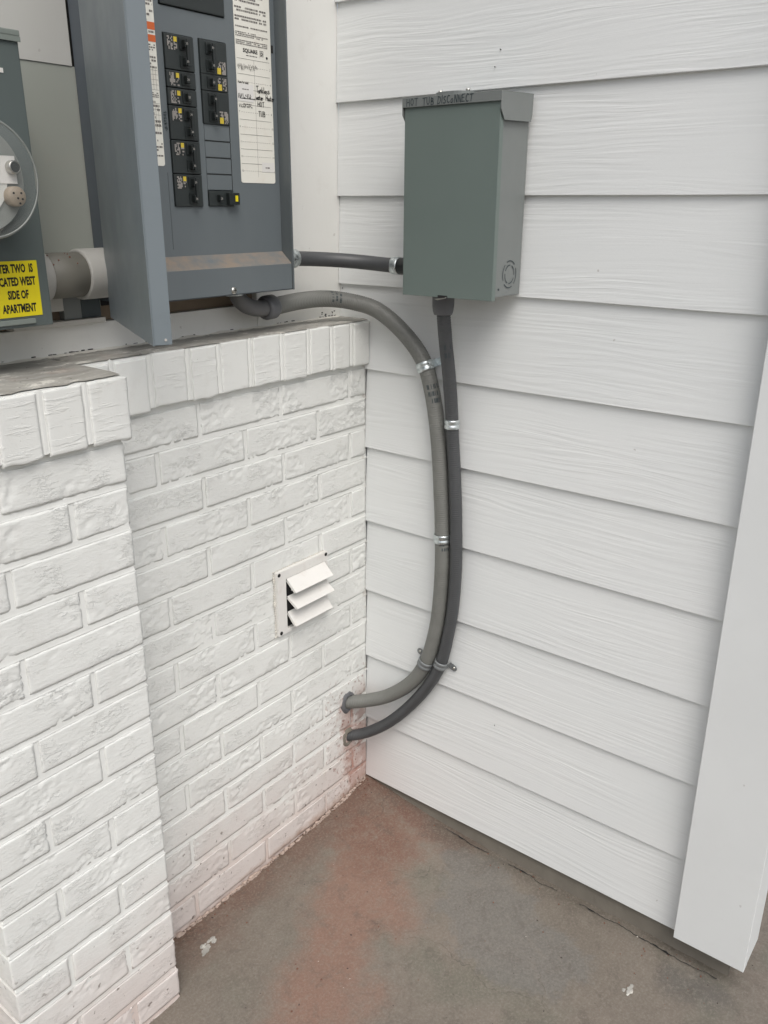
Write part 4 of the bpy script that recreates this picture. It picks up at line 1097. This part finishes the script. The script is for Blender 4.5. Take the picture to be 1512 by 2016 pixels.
# ------------------------------------------------------------------ galvanised straps
def strap(fr, z, r, side, label, mat='galv', ear=True):
    k = near(fr, z); p, T, u, v = fr[k]; T = Vector((0, T.y, T.z)).normalized()
    wallN = Vector((-1, 0, 0)); S = T.cross(wallN).normalized()       # across the hose, in the wall plane
    if S.y*side > 0: S = -S                                           # side = +1 : ear towards -y (right in the photo)
    root = empty('pipe_strap', tuple(p), label, 'strap', 'galvanised straps holding the conduits to the siding')
    bm = NB(); w = .0190; R1 = r+.0024; R0 = r+.0008; n = 34; rings = []
    prof = [(R0, -w/2), (R1-.0006, -w/2), (R1, -w/2+.002), (R1+.0002, -w*.14), (R1-.0009, -w*.07), (R1-.0009, w*.07), (R1+.0002, w*.14), (R1, w/2-.002), (R1-.0006, w/2), (R0, w/2)]
    for i in range(n+1):
        t = R(-95+190*i/n) if ear else R(-110+220*i/n)
        d = wallN*math.cos(t)+S*math.sin(t)
        rings.append([bm.verts.new(p+d*a+T*b) for a, b in prof])
    for a, b in zip(rings, rings[1:]):
        for i in range(len(prof)-1):
            f = bm.faces.new((a[i], a[i+1], b[i+1], b[i])); f.smooth = True
    bmesh.ops.recalc_face_normals(bm, faces=bm.faces)
    obj('strap_band', bm, mat, root)
    if ear:
        bm = NB(); base = Vector((-.0015, p.y, p.z)); l0, l1 = r+.0012, r+.0225; hw = .0076
        outer = []
        for i in range(9): t = R(-90+180*i/8); outer.append(base+S*(l1-hw+math.cos(t)*hw)+T*(math.sin(t)*hw))
        pts = [base+S*(l0-.001)+T*(-hw)] + outer + [base+S*(l0-.001)+T*hw]
        prism(bm, [tuple(q) for q in pts], tuple(wallN*.0014))
        # leg that drops from the band to the wall
        a = p+S*(r+.0006); d0 = abs(a.x-base.x)
        prism(bm, [tuple(a-T*hw), tuple(a+T*hw), tuple(a+T*hw+S*.0014), tuple(a-T*hw+S*.0014)], (d0, 0, 0))
        e = obj('strap_ear', bm, mat, root); e['_w'] = (0, 0, 0)
        bm = NB(); sc = base+S*(l1-.0085)+wallN*.0014; lathe(bm, sc, wallN, [(.0038, 0), (.0036, .0012), (.0001, .0022)], 14); obj('screw', bm, 'steel', e)
strap(fr1, 1.0950, .0167, 1, 'bright silver strap on the bend of the light grey conduit, topmost of the straps')
strap(fr2, .9850, .0136, 1, 'bright silver strap round the dark conduit below the disconnect box', ear=False)
strap(fr1, .7300, .0167, -1, 'silver strap on the straight middle of the light grey conduit', ear=False)
strap(fr1, .4120, .0167, -1, 'silver strap with ear up left, low on the light grey conduit', 'galvdull')
strap(fr2, .4220, .0136, 1, 'dull grey strap with ear to the right, low on the dark conduit', 'galvdull')

# ------------------------------------------------------------------ louvred vent
vent = empty('dryer_vent', (-.24, -.005, .54), 'white plastic louvred wall vent with three open flaps in the brick wall', 'vent')
VX0, VX1, VZ0, VZ1, VY = -.3030, -.1440, .5340, .6830, -.0090
bm = plate_with_holes(VX0, VX1, VZ0, VZ1, [(-.2755, -.1530, .5440, .6610)], VY, -.0010)
bmesh.ops.bevel(bm, geom=[e for e in bm.edges if e.is_boundary is False and abs(e.calc_face_angle(0)) > 1], offset=.0012, segments=2, affect='EDGES')
obj('vent_frame', bm, 'vent', vent)
bm = NB(); box(bm, (-.2790, -.0008, .5410), (-.1500, -.0002, .6640)); obj('vent_throat', bm, 'hole', vent)
for q, (zt, ang) in enumerate(((.6600, 47), (.6190, 56), (.5830, 40))):
    bm = NB(); fx0, fx1 = -.2735, -.1545; Lf = .0370
    Mx = Matrix.Translation((0, VY+.002, zt)) @ Matrix.Rotation(R(-ang), 4, 'X')
    box(bm, (fx0, -.0012, -Lf), (fx1, .0, 0), mat=Mx); 
    for xx in (fx0, fx1-.0012): box(bm, (xx, .0001, -Lf+.002), (xx+.0012, .0045, -.002), mat=Mx)
    bmesh.ops.recalc_face_normals(bm, faces=bm.faces)
    obj('vent_flap', bm, 'vent', vent)
for x, z in ((VX0+.0068, VZ1-.0065), (VX1-.006, VZ1-.006), (VX0+.0070, VZ0+.0070), (VX1-.006, VZ0+.008)):
    bm = NB(); cyl(bm, (x, VY+.0004, z), (0, -1, 0), .0042, .0009, 16); obj('screw_hole', bm, 'hole', vent)
bm = NB(); prev = None
for (x0, z0, x1, z1) in ((VX0-.002, VZ1+.001, VX1, VZ1+.001), (VX0-.002, VZ0-.002, VX1, VZ0-.002), (VX0-.0015, VZ0, VX0-.0015, VZ1)):
    for i in range(26):
        t = i/26; x = x0+(x1-x0)*t; z = z0+(z1-z0)*t; r = .0012+.0016*abs(mn.noise(Vector((x*60, z*60, 1))))
        c = bmesh.ops.create_icosphere(bm, subdivisions=1, radius=r)
        for v in c['verts']: v.co = Vector((v.co.x*1.8, v.co.y, v.co.z*(1.8 if x0 == x1 else 1)))+Vector((x, -.001, z))
tag(obj('caulk_bead', bm, 'caulk', vent), kind='stuff')

# ------------------------------------------------------------------ small debris on the slab
bm = NB(); rd = random.Random(77)
for i in range(150):
    x, y = rd.uniform(-1.0, .0), rd.uniform(-.95, -.005)
    if rd.random() < .45: y = -abs(rd.gauss(0, .02)) - .002
    if rd.random() < .3: x = -abs(rd.gauss(0, .03)) - .004
    r = rd.uniform(.0007, .0022)
    c = bmesh.ops.create_icosphere(bm, subdivisions=1, radius=r); mi = 0 if rd.random() < .7 else 1
    for v in c['verts']: v.co = Vector((v.co.x*1.3, v.co.y, v.co.z*.8))*(1+.6*mn.noise(v.co*700)) + Vector((x, y, floor_z(x, y)+r*.4))
    for f in bm.faces[-20:] if False else []: f.material_index = mi
tag(obj('grit', bm, 'rustdirt'), kind='stuff', label='loose grit and crumbs scattered on the slab', cat=None)
bm = NB()
for (cx, cy, s) in ((-.6015, -.0689, .012), (-.6120, -.0760, .007), (-.153, -.7935, .010)):
    for i in range(9):
        x, y = cx+rd.gauss(0, s), cy+rd.gauss(0, s*.5); r = rd.uniform(.002, .006)
        c = bmesh.ops.create_icosphere(bm, subdivisions=1, radius=r)
        for v in c['verts']: v.co = Vector((v.co.x*1.4, v.co.y, v.co.z*.25))*(1+.6*mn.noise(v.co*400)) + Vector((x, y, floor_z(x, y)+.001))
tag(obj('mortar_splash', bm, 'ledge'), kind='stuff', label='pale dried mortar splashes on the slab')

for o in bpy.data.objects:
    if '_w' in o: del o['_w']
